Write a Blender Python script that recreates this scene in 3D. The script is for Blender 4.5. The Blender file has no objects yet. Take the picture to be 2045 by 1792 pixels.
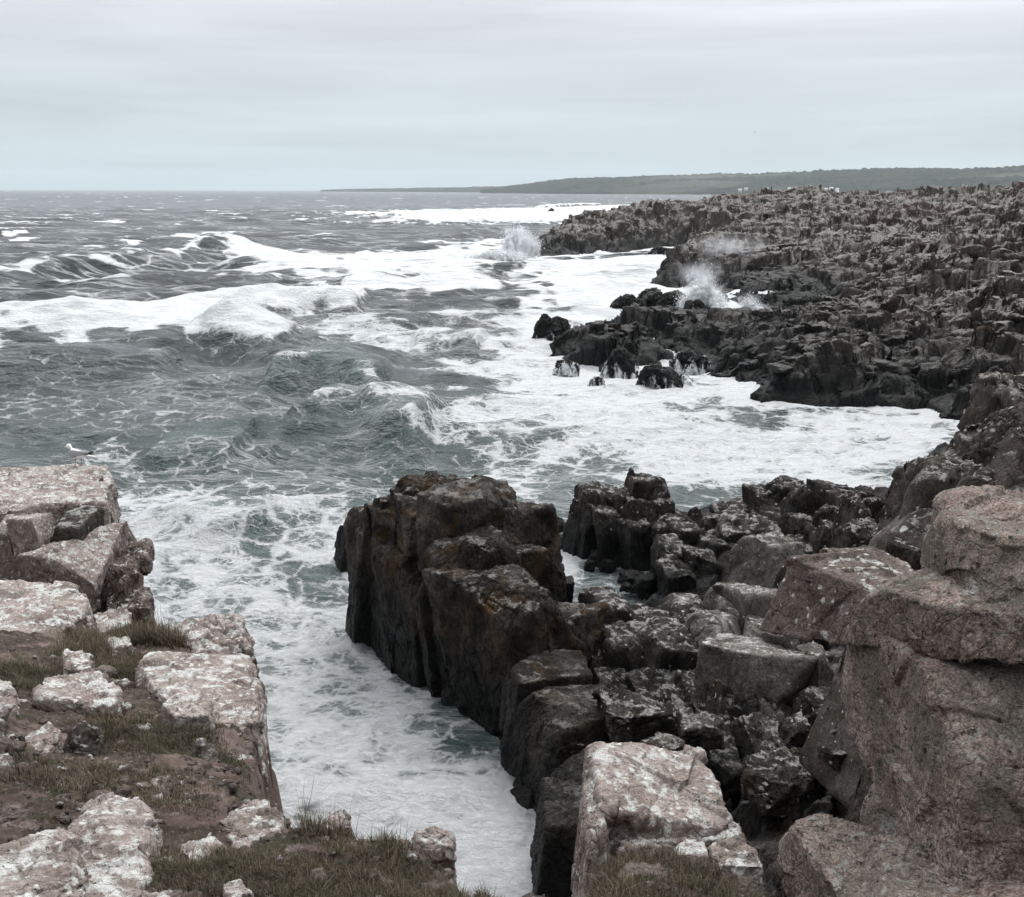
import bpy, math, random
import numpy as np
from mathutils import Matrix, Vector
R = math.radians
f32 = np.float32
scene = bpy.context.scene
col = scene.collection
# ------------------------------------------------------------------ camera
H = 14.0; F = 2192.0; PITCH = math.atan(516.0 / F); ROLL = R(0.13)
cp, sp = math.cos(PITCH), math.sin(PITCH)
fw = np.array([0, cp, -sp]); up0 = np.array([0, sp, cp]); rt0 = np.array([1.0, 0, 0])
rt = math.cos(ROLL) * rt0 + math.sin(ROLL) * up0
up = -math.sin(ROLL) * rt0 + math.cos(ROLL) * up0
cd = bpy.data.cameras.new('camera'); cam = bpy.data.objects.new('camera', cd); col.objects.link(cam)
cam.matrix_world = Matrix(((rt[0], up[0], -fw[0], 0), (rt[1], up[1], -fw[1], 0), (rt[2], up[2], -fw[2], H), (0, 0, 0, 1)))
cd.sensor_width = 36; cd.lens = 36 * F / 2045.0; cd.clip_start = 0.05; cd.clip_end = 60000
scene.camera = cam
# ------------------------------------------------------------------ sky, sun, exposure
SUN_EL, SUN_AZ = R(58), R(25)          # azimuth from +Y towards +X
w = bpy.data.worlds.new('World'); scene.world = w; w.use_nodes = True
nt = w.node_tree; nt.nodes.clear()
def N(nt, t, **kw):
    n = nt.nodes.new(t)
    for k, v in kw.items():
        if k.startswith('i_'):
            k = k[2:]; k = int(k) if k.isdigit() else k.replace('_', ' ')
            n.inputs[k].default_value = v
        else: setattr(n, k, v)
    return n
def ramp(nt, stops, fac=None, interp='LINEAR'):
    r = nt.nodes.new('ShaderNodeValToRGB'); cr = r.color_ramp; cr.interpolation = interp
    while len(cr.elements) < len(stops): cr.elements.new(0.5)
    for e, (p, c) in zip(cr.elements, stops):
        e.position = p; e.color = (c, c, c, 1) if isinstance(c, (int, float)) else (*c, 1)
    if fac is not None: nt.links.new(fac, r.inputs[0])
    return r.outputs[0]
def math_(nt, op, a, b=None, c=None, clamp=False):
    m = nt.nodes.new('ShaderNodeMath'); m.operation = op; m.use_clamp = clamp
    for i, x in enumerate((a, b, c)):
        if x is None: continue
        if isinstance(x, (int, float)): m.inputs[i].default_value = x
        else: nt.links.new(x, m.inputs[i])
    return m.outputs[0]
def mixc(nt, fac, a, b, blend='MIX'):
    m = nt.nodes.new('ShaderNodeMix'); m.data_type = 'RGBA'; m.blend_type = blend
    for i, x in ((0, fac), (6, a), (7, b)):
        if isinstance(x, (int, float)) and i == 0: m.inputs[i].default_value = x
        elif isinstance(x, (tuple, list)): m.inputs[i].default_value = (*x, 1)
        else: nt.links.new(x, m.inputs[i])
    return m.outputs[2]
sky = N(nt, 'ShaderNodeTexSky', sky_type='NISHITA', sun_disc=False, sun_elevation=SUN_EL, sun_rotation=SUN_AZ, altitude=10, dust_density=3, ozone_density=2)
tc = N(nt, 'ShaderNodeTexCoord'); sep = N(nt, 'ShaderNodeSeparateXYZ'); nt.links.new(tc.outputs['Generated'], sep.inputs[0])
zc = sep.outputs[2]
mp = N(nt, 'ShaderNodeMapping'); mp.inputs['Scale'].default_value = (1.3, 1.3, 17); mp.inputs['Rotation'].default_value = (0, R(-1.5), 0)
nt.links.new(tc.outputs['Generated'], mp.inputs[0])
cn = N(nt, 'ShaderNodeTexNoise', i_Scale=1.6, i_Detail=5.0, i_Roughness=0.5, i_Distortion=0.4); nt.links.new(mp.outputs[0], cn.inputs[0])
band = math_(nt, 'MULTIPLY', math_(nt, 'SUBTRACT', cn.outputs[0], 0.5), 0.72)
g = ramp(nt, [(0.0, (.36, .43, .462)), (.05, (.41, .468, .498)), (.10, (.445, .49, .52)), (.15, (.555, .56, .60)), (.26, (.70, .71, .755)), (.55, (1.45, 1.48, 1.52)), (1.0, (2.3, 2.32, 2.36))], zc)
az = N(nt, 'ShaderNodeMapRange', clamp=True); nt.links.new(sep.outputs[1], az.inputs[0]); az.inputs[1].default_value = -.8; az.inputs[2].default_value = .45; az.inputs[3].default_value = .30; az.inputs[4].default_value = 1.0   # added darkening of the unseen sky behind the viewer, to shade camera-facing sides
# overcast cloud layer over the clear sky
vm = N(nt, 'ShaderNodeVectorMath', operation='SCALE'); nt.links.new(g, vm.inputs[0]); nt.links.new(math_(nt, 'MULTIPLY', math_(nt, 'MULTIPLY', math_(nt, 'ADD', band, 1.0), az.outputs[0]), 10.0), vm.inputs[3])
mx = mixc(nt, 0.93, sky.outputs[0], vm.outputs[0])
bg = N(nt, 'ShaderNodeBackground'); bg.inputs[1].default_value = 0.1; nt.links.new(mx, bg.inputs[0])
wo = N(nt, 'ShaderNodeOutputWorld'); nt.links.new(bg.outputs[0], wo.inputs[0])
sd = bpy.data.lights.new('sun', 'SUN'); sd.energy = 1.2; sd.angle = R(25); sd.color = (1, .97, .93)
sun = bpy.data.objects.new('sun', sd); col.objects.link(sun)
dv = Vector((math.sin(SUN_AZ) * math.cos(SUN_EL), math.cos(SUN_AZ) * math.cos(SUN_EL), math.sin(SUN_EL)))
sun.rotation_euler = dv.to_track_quat('Z', 'Y').to_euler(); sun.location = (0, 0, 60)
vs = scene.view_settings; vs.view_transform = 'Standard'; vs.look = 'None'; vs.exposure = 0.55; vs.gamma = 1
scene.cycles.volume_bounces = 3; scene.cycles.max_bounces = 6; scene.cycles.diffuse_bounces = 3; scene.cycles.transparent_max_bounces = 16
# ------------------------------------------------------------------ photo pixel (2045 x 1792 grid) -> place in the world
def ray(px, py):
    u = (np.asarray(px, float) - 1022.5) / F; v = -(np.asarray(py, float) - 896) / F
    return u[..., None] * rt + v[..., None] * up + fw
def atY(px, py, Y):
    d = ray(px, py); t = Y / d[..., 1]; return d * t[..., None] + np.array([0, 0, H])
def atZ(px, py, z=0.0):
    d = ray(px, py); t = (z - H) / d[..., 2]; return d * t[..., None] + np.array([0, 0, H])
def proj(X, Y, Z):
    q = np.stack([X, Y, Z - H], -1); dz = q @ fw
    return 1022.5 + F * (q @ rt) / dz, 896 - F * (q @ up) / dz
# ------------------------------------------------------------------ noise
_rg = np.random.default_rng(7)
TB = _rg.random((64, 64, 64)).astype(f32) * 2 - 1
FP = _rg.random((32, 32, 32, 3)).astype(f32)
FV = (_rg.random((32, 32, 32, 3)).astype(f32) * 2 - 1)
FO = (_rg.random((32, 32, 32)).astype(f32) * 2 - 1)
def vn(p):
    i = np.floor(p); f = (p - i).astype(f32); i = i.astype(np.int32) & 63; j = (i + 1) & 63
    f = f * f * f * (f * (f * 6 - 15) + 10)
    x0, y0, z0 = i[:, 0], i[:, 1], i[:, 2]; x1, y1, z1 = j[:, 0], j[:, 1], j[:, 2]; fx, fy, fz = f[:, 0], f[:, 1], f[:, 2]
    a = TB[x0, y0, z0]; a = a + (TB[x1, y0, z0] - a) * fx
    b = TB[x0, y1, z0]; b = b + (TB[x1, y1, z0] - b) * fx
    c = TB[x0, y0, z1]; c = c + (TB[x1, y0, z1] - c) * fx
    d = TB[x0, y1, z1]; d = d + (TB[x1, y1, z1] - d) * fx
    a = a + (b - a) * fy; c = c + (d - c) * fy
    return a + (c - a) * fz
def fbm(p, oct=4, rough=.5, seed=0):
    p = p.astype(f32) + f32(seed * 7.31 + 100); s = 0; a = 1.0; t = 0
    for o in range(oct):
        s = s + a * vn(p); t += a; a *= rough; p = p * f32(2.03) + f32(11.7)
    return s / t
def wor(p, want2=False):
    i = np.floor(p); f = (p - i).astype(f32); i = i.astype(np.int32)
    n = len(p); b1 = np.full(n, 9, f32); b2 = np.full(n, 9, f32); bi = np.zeros(n, np.int32); bv = np.zeros((n, 3), f32)
    FPf = FP.reshape(-1, 3)
    for dx in (-1, 0, 1):
        for dy in (-1, 0, 1):
            for dz in (-1, 0, 1):
                idx = (((i[:, 0] + dx) & 31) * 32 + ((i[:, 1] + dy) & 31)) * 32 + ((i[:, 2] + dz) & 31)
                v = FPf[idx] + np.array([dx, dy, dz], f32) - f
                d = np.einsum('ij,ij->i', v, v); m = d < b1
                if want2: b2 = np.where(m, b1, np.minimum(b2, d))
                b1 = np.where(m, d, b1); bi = np.where(m, idx, bi); bv[m] = v[m]
    return np.sqrt(b1), (np.sqrt(b2) if want2 else None), bi, bv
def facet(p, scale, seed=0, k=.5, off=.5):
    """broken-plate relief: every cell is a tilted plane with its own offset"""
    q = (p / np.asarray(scale, f32)).astype(f32) + f32(seed * 3.7 + 50)
    _, _, bi, bv = wor(q)
    return np.einsum('ij,ij->i', bv, FV.reshape(-1, 3)[bi]) * k + FO.reshape(-1)[bi] * off
def facet2(x, y, sx, sy, seed=0, k=.5, off=.5, crack=0):
    """the same in plan, 9 neighbours"""
    px = (x / sx + seed * 3.7 + 40).astype(f32); py = (y / sy + seed * 1.9 + 40).astype(f32)
    ix = np.floor(px); iy = np.floor(py); fx = px - ix; fy = py - iy; ix = ix.astype(np.int32); iy = iy.astype(np.int32)
    A = FP[:, :, seed % 32, :].reshape(-1, 3); V = FV[:, :, seed % 32, :].reshape(-1, 3); O = FO[:, :, seed % 32].reshape(-1)
    b1 = np.full(px.shape, 9, f32); b2 = b1.copy(); bi = np.zeros(px.shape, np.int32); bx = np.zeros(px.shape, f32); by = bx.copy()
    for dx in (-1, 0, 1):
        for dy in (-1, 0, 1):
            idx = ((ix + dx) & 31) * 32 + ((iy + dy) & 31)
            vx = A[idx, 0] + dx - fx; vy = A[idx, 1] + dy - fy; d = vx * vx + vy * vy; m = d < b1
            b2 = np.where(m, b1, np.minimum(b2, d)); b1 = np.where(m, d, b1); bi = np.where(m, idx, bi); bx = np.where(m, vx, bx); by = np.where(m, vy, by)
    h = (bx * V[bi, 0] + by * V[bi, 1]) * k + O[bi] * off
    if crack:
        e = np.sqrt(b2) - np.sqrt(b1); h = h - crack * np.clip(1 - e / .12, 0, 1)
    return h
# ------------------------------------------------------------------ mesh helpers
def tag(o, label=None, cat=None, group=None, kind=None):
    for k, v in (('label', label), ('category', cat), ('group', group), ('kind', kind)):
        if v: o[k] = v
    return o
def mk(name, V, Q, mat, parent=None, loc=None, attrs=None, smooth=True, mats=None):
    V = np.asarray(V, f32)
    if loc is None and parent is None:
        loc = np.array([(V[:, 0].min() + V[:, 0].max()) / 2, (V[:, 1].min() + V[:, 1].max()) / 2, V[:, 2].min()])
    l = np.asarray(loc if parent is None else (loc if loc is not None else (0, 0, 0)), float)
    me = bpy.data.meshes.new(name); Q = np.asarray(Q, np.int32); k = Q.shape[1]
    me.vertices.add(len(V)); me.vertices.foreach_set('co', (V - l.astype(f32)).astype(f32).ravel() if parent is None else V.ravel())
    me.loops.add(Q.size); me.loops.foreach_set('vertex_index', Q.ravel())
    me.polygons.add(len(Q)); me.polygons.foreach_set('loop_start', np.arange(0, Q.size, k, dtype=np.int32))
    me.polygons.foreach_set('loop_total', np.full(len(Q), k, np.int32))
    if smooth: me.polygons.foreach_set('use_smooth', np.ones(len(Q), bool))
    me.update(calc_edges=True)
    for an, av in (attrs or {}).items():
        a = me.attributes.new(an, 'FLOAT', 'POINT'); a.data.foreach_set('value', np.asarray(av, f32).ravel())
    me.materials.append(mat)
    o = bpy.data.objects.new(name, me); col.objects.link(o)
    if parent is None: o.location = l
    else: o.parent = parent
    return o
def grid_quads(nr, nc, mask=None):
    i = np.arange(nr * nc).reshape(nr, nc)
    q = np.stack([i[:-1, :-1], i[:-1, 1:], i[1:, 1:], i[1:, :-1]], -1).reshape(-1, 4)
    if mask is not None: q = q[mask.reshape(-1)[q].any(1)]
    return q
def compact(V, Q, *arr):
    u, inv = np.unique(Q, return_inverse=True)
    return (V[u], inv.reshape(Q.shape)) + tuple(a[u] for a in arr)
_cs = {}
def cubesphere(n):
    if n in _cs: return _cs[n]
    t = np.tan(np.linspace(-1, 1, n + 1) * math.pi / 4); a, b = np.meshgrid(t, t, indexing='ij'); o = np.ones_like(a)
    fs = [(a, b, o), (b, a, -o), (o, a, b), (-o, b, a), (b, o, a), (a, -o, b)]
    V = np.concatenate([np.stack(f_, -1).reshape(-1, 3) for f_ in fs]); base = grid_quads(n + 1, n + 1)
    Q = np.concatenate([base + k * (n + 1) ** 2 for k in range(6)])
    key = np.round(V * 1e5).astype(np.int64); _, idx, inv = np.unique(key, axis=0, return_index=True, return_inverse=True)
    V = V[idx]; V = V / np.linalg.norm(V, axis=1)[:, None]; Q = inv.reshape(-1)[Q]
    fl = np.einsum('ij,ij->i', np.cross(V[Q[:, 1]] - V[Q[:, 0]], V[Q[:, 2]] - V[Q[:, 0]]), V[Q[:, 0]]) < 0; Q[fl] = Q[fl][:, ::-1]
    _cs[n] = (V.astype(f32), Q); return _cs[n]
def segdist(X, Y, P, closed=True):
    """distance to a polyline in plan, and inside test"""
    P = np.asarray(P, float); n = len(P); d = np.full(X.shape, 1e9); ins = np.zeros(X.shape, bool)
    for k in range(n if closed else n - 1):
        ax, ay = P[k][:2]; bx, by = P[(k + 1) % n][:2]; ex, ey = bx - ax, by - ay
        t = np.clip(((X - ax) * ex + (Y - ay) * ey) / (ex * ex + ey * ey + 1e-9), 0, 1)
        d = np.minimum(d, (X - ax - t * ex) ** 2 + (Y - ay - t * ey) ** 2)
        c = ((ay > Y) != (by > Y)) & (X < (bx - ax) * (Y - ay) / (by - ay + 1e-12) + ax)
        ins ^= c
    return np.sqrt(d), ins
def tps(P, Z, Q, smooth=1e-3):
    P = np.asarray(P, float); Z = np.asarray(Z, float); n = len(P)
    U = lambda r2: np.where(r2 > 1e-12, r2 * np.log(r2 + 1e-12), 0)
    K = U(((P[:, None] - P[None]) ** 2).sum(-1)) + smooth * np.eye(n); Pm = np.hstack([np.ones((n, 1)), P])
    A = np.block([[K, Pm], [Pm.T, np.zeros((3, 3))]]); c = np.linalg.solve(A, np.concatenate([Z, np.zeros(3)]))
    out = c[n] + Q @ c[n + 1:]
    for k in range(n): out = out + c[k] * U(((Q - P[k]) ** 2).sum(-1))
    return out
# ------------------------------------------------------------------ materials
def newmat(name):
    m = bpy.data.materials.new(name); m.use_nodes = True; nt = m.node_tree; nt.nodes.clear()
    out = N(nt, 'ShaderNodeOutputMaterial'); b = N(nt, 'ShaderNodeBsdfPrincipled'); nt.links.new(b.outputs[0], out.inputs[0])
    return m, nt, b, out
def noise(nt, vec, scale, detail=4, rough=.55, dist=0, out=0):
    n = N(nt, 'ShaderNodeTexNoise', i_Scale=scale, i_Detail=float(detail), i_Roughness=rough, i_Distortion=dist); nt.links.new(vec, n.inputs[0]); return n.outputs[out]
def mapv(nt, vec, scale=(1, 1, 1), rot=(0, 0, 0)):
    m = N(nt, 'ShaderNodeMapping'); m.inputs['Scale'].default_value = scale; m.inputs['Rotation'].default_value = rot; nt.links.new(vec, m.inputs[0]); return m.outputs[0]
def simple(name, c, rough=.7):
    m, nt, b, _ = newmat(name); b.inputs['Base Color'].default_value = (*c, 1); b.inputs['Roughness'].default_value = rough; return m
def rock_mat(name, s, dark, mid, light, lichen=.3, blotch=0.2, black=.2, orange=0., wet=None, speck=.5, bump=.03, lcol=(.56, .57, .55), green=0., topw=.10, spec=.12, foamy=False):
    """granite: s = grain scale (1/m); lichen = grey crust cover, blotch = white round lichens, wet = height of the black foot band (tidal wet plus painted shade)"""
    m, nt, b, out = newmat(name); L = nt.links
    geo = N(nt, 'ShaderNodeNewGeometry'); P = geo.outputs['Position']
    nz = N(nt, 'ShaderNodeSeparateXYZ'); L.new(geo.outputs['Normal'], nz.inputs[0]); nzv = nz.outputs[2]
    ps = N(nt, 'ShaderNodeSeparateXYZ'); L.new(P, ps.inputs[0])
    n1 = noise(nt, P, .55 * s, 8, .62, .6)
    c = ramp(nt, [(.30, dark), (.48, mid), (.70, light)], n1)
    n2 = noise(nt, P, 9 * s, 6, .7)
    c = mixc(nt, speck, c, ramp(nt, [(.30, .12), (.44, .55), (.54, .95), (.66, 1.55)], n2), 'MULTIPLY')
    if orange:
        no = noise(nt, P, .8 * s, 5, .6)
        c = mixc(nt, math_(nt, 'MULTIPLY', ramp(nt, [(.53, 0.), (.66, 1.)], no), orange), c, (.16, .085, .025))
    if green:
        no = noise(nt, P, .3 * s, 9, .72, .5)
        c = mixc(nt, math_(nt, 'MULTIPLY', ramp(nt, [(.44, 0.), (.56, 1.)], no), green), c, (.135, .137, .115))
    if name == 'coast_rock':      # russet heath in the hollows of the plateau
        hz = math_(nt, 'ADD', noise(nt, P, .035, 5, .65, .4), math_(nt, 'MULTIPLY', math_(nt, 'SUBTRACT', ps.outputs[2], 9.0), .012))
        c = mixc(nt, ramp(nt, [(.54, 0.), (.60, .85)], hz), c, (.050, .032, .026))
    # grey crust lichen, weighted by topw towards upward faces
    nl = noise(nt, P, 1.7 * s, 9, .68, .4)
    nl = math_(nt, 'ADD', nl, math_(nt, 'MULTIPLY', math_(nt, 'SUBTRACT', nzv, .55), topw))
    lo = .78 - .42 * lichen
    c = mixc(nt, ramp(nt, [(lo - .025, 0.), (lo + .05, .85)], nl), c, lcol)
    if blotch:
        wv = N(nt, 'ShaderNodeVectorMath', operation='MULTIPLY_ADD'); L.new(noise(nt, P, 5 * s, 3, .6, out=1), wv.inputs[0]); wv.inputs[1].default_value = (.22 / s,) * 3; L.new(P, wv.inputs[2])
        for sc, th in ((2.3, .17), (5.0, .2)):
            v = N(nt, 'ShaderNodeTexVoronoi', i_Scale=sc * s); L.new(wv.outputs[0], v.inputs[0])
            sc_ = N(nt, 'ShaderNodeSeparateColor'); L.new(v.outputs['Color'], sc_.inputs[0])
            sel = math_(nt, 'LESS_THAN', sc_.outputs[0], blotch)
            rad = math_(nt, 'ADD', math_(nt, 'MULTIPLY', sc_.outputs[1], .25), th)
            spot = math_(nt, 'MULTIPLY', math_(nt, 'SUBTRACT', rad, v.outputs['Distance']), 9, clamp=True)
            c = mixc(nt, math_(nt, 'MULTIPLY', math_(nt, 'MULTIPLY', spot, sel), .8), c, (.60, .61, .58))
    nb = noise(nt, P, 3.1 * s, 7, .72, .3); bo = .72 - .25 * black
    c = mixc(nt, ramp(nt, [(bo - .02, 0.), (bo + .035, .9)], nb), c, (.022, .019, .017))
    nb2 = noise(nt, P, 13 * s, 5, .7, .2)
    c = mixc(nt, ramp(nt, [(.60, 0.), (.64, .8)], nb2), c, (.03, .026, .023))
    c = mixc(nt, 1.0, c, ramp(nt, [(.2, .62), (.5, .95), (.8, 1.25)], noise(nt, P, 40 * s, 3, .8)), 'MULTIPLY')
    rough = .92
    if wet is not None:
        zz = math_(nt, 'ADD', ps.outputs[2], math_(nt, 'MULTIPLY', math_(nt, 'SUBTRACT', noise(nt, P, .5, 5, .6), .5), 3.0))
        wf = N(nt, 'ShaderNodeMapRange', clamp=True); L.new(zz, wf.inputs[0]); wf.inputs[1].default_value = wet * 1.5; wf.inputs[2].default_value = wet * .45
        c = mixc(nt, math_(nt, 'MULTIPLY', wf.outputs[0], .93), c, (.006, .007, .007))  # wet tidal rock, with deep shade at the foot painted into the colour
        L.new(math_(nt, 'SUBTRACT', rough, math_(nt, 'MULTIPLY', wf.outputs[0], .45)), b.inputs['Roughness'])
    else: b.inputs['Roughness'].default_value = rough
    b.inputs['Specular IOR Level'].default_value = spec
    if foamy:      # white water running off the rock
        fz = math_(nt, 'ADD', noise(nt, mapv(nt, P, (1.6, 1.6, .45)), 1.0, 8, .7, .6), math_(nt, 'MULTIPLY', math_(nt, 'SUBTRACT', 1.0, ps.outputs[2]), .10))
        c = mixc(nt, ramp(nt, [(.56, 0.), (.64, .95)], fz), c, (.8, .83, .84))
    L.new(c, b.inputs['Base Color'])
    h = math_(nt, 'ADD', math_(nt, 'MULTIPLY', noise(nt, P, 2.2 * s, 9, .7, .3), 1.0), math_(nt, 'MULTIPLY', noise(nt, P, 14 * s, 5, .75), .35))
    v = N(nt, 'ShaderNodeTexVoronoi', feature='DISTANCE_TO_EDGE', i_Scale=1.3 * s); L.new(mapv(nt, P, (1, 1, .6)), v.inputs[0])
    wv2 = N(nt, 'ShaderNodeVectorMath', operation='MULTIPLY_ADD'); L.new(noise(nt, P, 2 * s, 4, .6, out=1), wv2.inputs[0]); wv2.inputs[1].default_value = (.5 / s,) * 3; L.new(P, wv2.inputs[2]); L.new(mapv(nt, wv2.outputs[0], (1, 1, .6)), v.inputs[0])
    v2 = N(nt, 'ShaderNodeTexVoronoi', feature='DISTANCE_TO_EDGE', i_Scale=4.3 * s); L.new(mapv(nt, wv2.outputs[0], (1, 1, .55)), v2.inputs[0])
    h = math_(nt, 'ADD', h, math_(nt, 'MULTIPLY', math_(nt, 'MINIMUM', v.outputs['Distance'], .05), 7.0))
    h = math_(nt, 'ADD', h, math_(nt, 'MULTIPLY', math_(nt, 'MINIMUM', v2.outputs['Distance'], .09), 2.2))
    bp = N(nt, 'ShaderNodeBump', i_Strength=1.0, i_Distance=bump); L.new(h, bp.inputs['Height']); L.new(bp.outputs[0], b.inputs['Normal'])
    return m
M = {}
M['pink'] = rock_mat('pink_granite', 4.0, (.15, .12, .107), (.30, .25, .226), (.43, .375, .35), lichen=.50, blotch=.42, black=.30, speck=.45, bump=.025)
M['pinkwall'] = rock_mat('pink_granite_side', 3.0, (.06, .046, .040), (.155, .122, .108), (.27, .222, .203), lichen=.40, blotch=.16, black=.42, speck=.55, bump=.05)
M['big'] = rock_mat('lichened_granite', 7.0, (.13, .10, .088), (.33, .248, .215), (.50, .415, .37), lichen=.44, blotch=.0, black=.48, speck=1.0, bump=.03, lcol=(.34, .335, .31), green=.55)
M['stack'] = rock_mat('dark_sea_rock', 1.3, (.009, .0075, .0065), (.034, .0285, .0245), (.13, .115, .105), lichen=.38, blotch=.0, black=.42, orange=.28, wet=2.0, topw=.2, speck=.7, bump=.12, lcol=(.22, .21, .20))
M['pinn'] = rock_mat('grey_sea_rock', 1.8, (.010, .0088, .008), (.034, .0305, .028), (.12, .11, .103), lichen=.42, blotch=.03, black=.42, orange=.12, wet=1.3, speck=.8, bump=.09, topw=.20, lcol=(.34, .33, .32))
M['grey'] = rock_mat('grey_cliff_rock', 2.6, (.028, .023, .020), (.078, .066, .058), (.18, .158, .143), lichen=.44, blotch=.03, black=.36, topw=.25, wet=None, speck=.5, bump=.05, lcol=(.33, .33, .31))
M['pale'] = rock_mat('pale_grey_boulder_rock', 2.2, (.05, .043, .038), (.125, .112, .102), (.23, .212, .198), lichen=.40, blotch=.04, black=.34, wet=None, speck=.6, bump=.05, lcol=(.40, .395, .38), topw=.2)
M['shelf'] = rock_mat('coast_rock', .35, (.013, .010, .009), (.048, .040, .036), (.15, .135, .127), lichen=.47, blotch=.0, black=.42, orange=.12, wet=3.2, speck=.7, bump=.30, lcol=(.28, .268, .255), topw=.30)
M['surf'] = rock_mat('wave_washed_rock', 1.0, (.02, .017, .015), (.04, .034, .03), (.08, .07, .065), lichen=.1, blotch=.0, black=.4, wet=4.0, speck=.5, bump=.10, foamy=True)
def sea_mat():
    m, nt, b, out = newmat('sea_water'); L = nt.links
    geo = N(nt, 'ShaderNodeNewGeometry'); P = geo.outputs['Position']
    A = lambda n: N(nt, 'ShaderNodeAttribute', attribute_name=n).outputs['Fac']
    foam, milk, big, green = A('foam'), A('milk'), A('scale'), A('green')
    flat = mapv(nt, P, (1, 1, 1.3))
    # lace of foam: warped cell borders, two sizes
    wv = N(nt, 'ShaderNodeVectorMath', operation='MULTIPLY_ADD'); L.new(noise(nt, flat, .9, 4, .6, out=1), wv.inputs[0]); wv.inputs[1].default_value = (1.7, 1.7, 0); L.new(flat, wv.inputs[2])
    def lace(sc, wd):
        v = N(nt, 'ShaderNodeTexVoronoi', feature='DISTANCE_TO_EDGE', i_Scale=sc); L.new(wv.outputs[0], v.inputs[0])
        return ramp(nt, [(0., 1.), (wd, .25), (wd * 2.5, 0.)], v.outputs['Distance'])
    l1 = math_(nt, 'MAXIMUM', lace(.55, .10), math_(nt, 'MULTIPLY', lace(1.7, .09), .7))
    l2 = lace(.16, .12)
    n_near = noise(nt, flat, .75, 9, .66, 1.2)
    n_far = noise(nt, mapv(nt, P, (.07, .16, .3), (0, 0, R(8))), 1.0, 10, .68, .8)
    def mixf(f, a, c_):
        mm = N(nt, 'ShaderNodeMix'); L.new(f, mm.inputs[0]); L.new(a, mm.inputs[2]); L.new(c_, mm.inputs[3]); return mm.outputs[0]
    n = mixf(big, n_near, n_far); lc = mixf(big, l1, l2)
    fine = noise(nt, flat, 4.0, 8, .75, .5)
    def strk(mp_, w_):
        q = noise(nt, mp_, 1.0, 5, .6, .5)
        return ramp(nt, [(0., 1.), (w_, .4), (w_ * 3, 0.)], math_(nt, 'ABSOLUTE', math_(nt, 'SUBTRACT', q, .5)))
    sk = mixf(big, strk(mapv(nt, P, (.28, 1.1, .3), (0, 0, R(-10))), .022), strk(mapv(nt, P, (.06, .22, .1), (0, 0, R(-8))), .02))
    strm = math_(nt, 'MULTIPLY', sk, ramp(nt, [(.42, 0.), (.62, 1.)], noise(nt, mapv(nt, P, (.05, .07, .05)), 1.0, 3, .5)))
    s = math_(nt, 'ADD', math_(nt, 'MULTIPLY', math_(nt, 'SUBTRACT', n, .5), 1.9), math_(nt, 'MULTIPLY', math_(nt, 'SUBTRACT', fine, .5), .9))
    s = math_(nt, 'ADD', s, math_(nt, 'MULTIPLY', math_(nt, 'SUBTRACT', lc, .28), .75))
    s = math_(nt, 'ADD', s, math_(nt, 'MULTIPLY', math_(nt, 'SUBTRACT', foam, .5), 2.4))
    mask = ramp(nt, [(.08, 0.), (.32, .22), (.52, .80), (.80, 1.)], math_(nt, 'ADD', s, .42, clamp=True))
    mask = math_(nt, 'MULTIPLY', mask, ramp(nt, [(0.0, 0.), (.12, 1.)], foam))
    mask = math_(nt, 'MAXIMUM', mask, math_(nt, 'MULTIPLY', strm, .62))
    deep = mixc(nt, green, (.006, .013, .0145), (.026, .052, .042))
    wc = mixc(nt, milk, deep, (.22, .31, .295))
    c = mixc(nt, mask, wc, mixc(nt, noise(nt, flat, 1.2, 6, .7), (.68, .72, .74), (.90, .91, .92)))
    L.new(c, b.inputs['Base Color'])
    L.new(math_(nt, 'ADD', math_(nt, 'MULTIPLY', mask, .6), .18), b.inputs['Roughness'])
    b.inputs['IOR'].default_value = 1.33
    L.new(math_(nt, 'SUBTRACT', math_(nt, 'SUBTRACT', .5, math_(nt, 'ADD', math_(nt, 'MULTIPLY', big, .18), math_(nt, 'MULTIPLY', A('far'), .2))), math_(nt, 'MULTIPLY', mask, .2)), b.inputs['Specular IOR Level'])
    # ripples; their size grows away from the shore
    r1 = noise(nt, mapv(nt, P, (.9, 1.6, 2.0), (0, 0, R(12))), 1.6, 7, .62, .3)
    r2 = noise(nt, mapv(nt, P, (.08, .15, .5), (0, 0, R(10))), 1.0, 6, .62, .2)
    hh = math_(nt, 'ADD', math_(nt, 'MULTIPLY', r1, .30), math_(nt, 'MULTIPLY', math_(nt, 'MULTIPLY', r2, big), 3.4))
    r3 = noise(nt, mapv(nt, P, (.30, .55, 1.0), (0, 0, R(-14))), 1.0, 5, .6, .4)
    hh = math_(nt, 'ADD', hh, math_(nt, 'MULTIPLY', r3, .9))
    hh = math_(nt, 'ADD', hh, math_(nt, 'MULTIPLY', math_(nt, 'MULTIPLY', fine, mask), .45))
    bp = N(nt, 'ShaderNodeBump', i_Strength=1.0, i_Distance=1.0); L.new(hh, bp.inputs['Height']); L.new(bp.outputs[0], b.inputs['Normal'])
    return m
M['sea'] = sea_mat()
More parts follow.
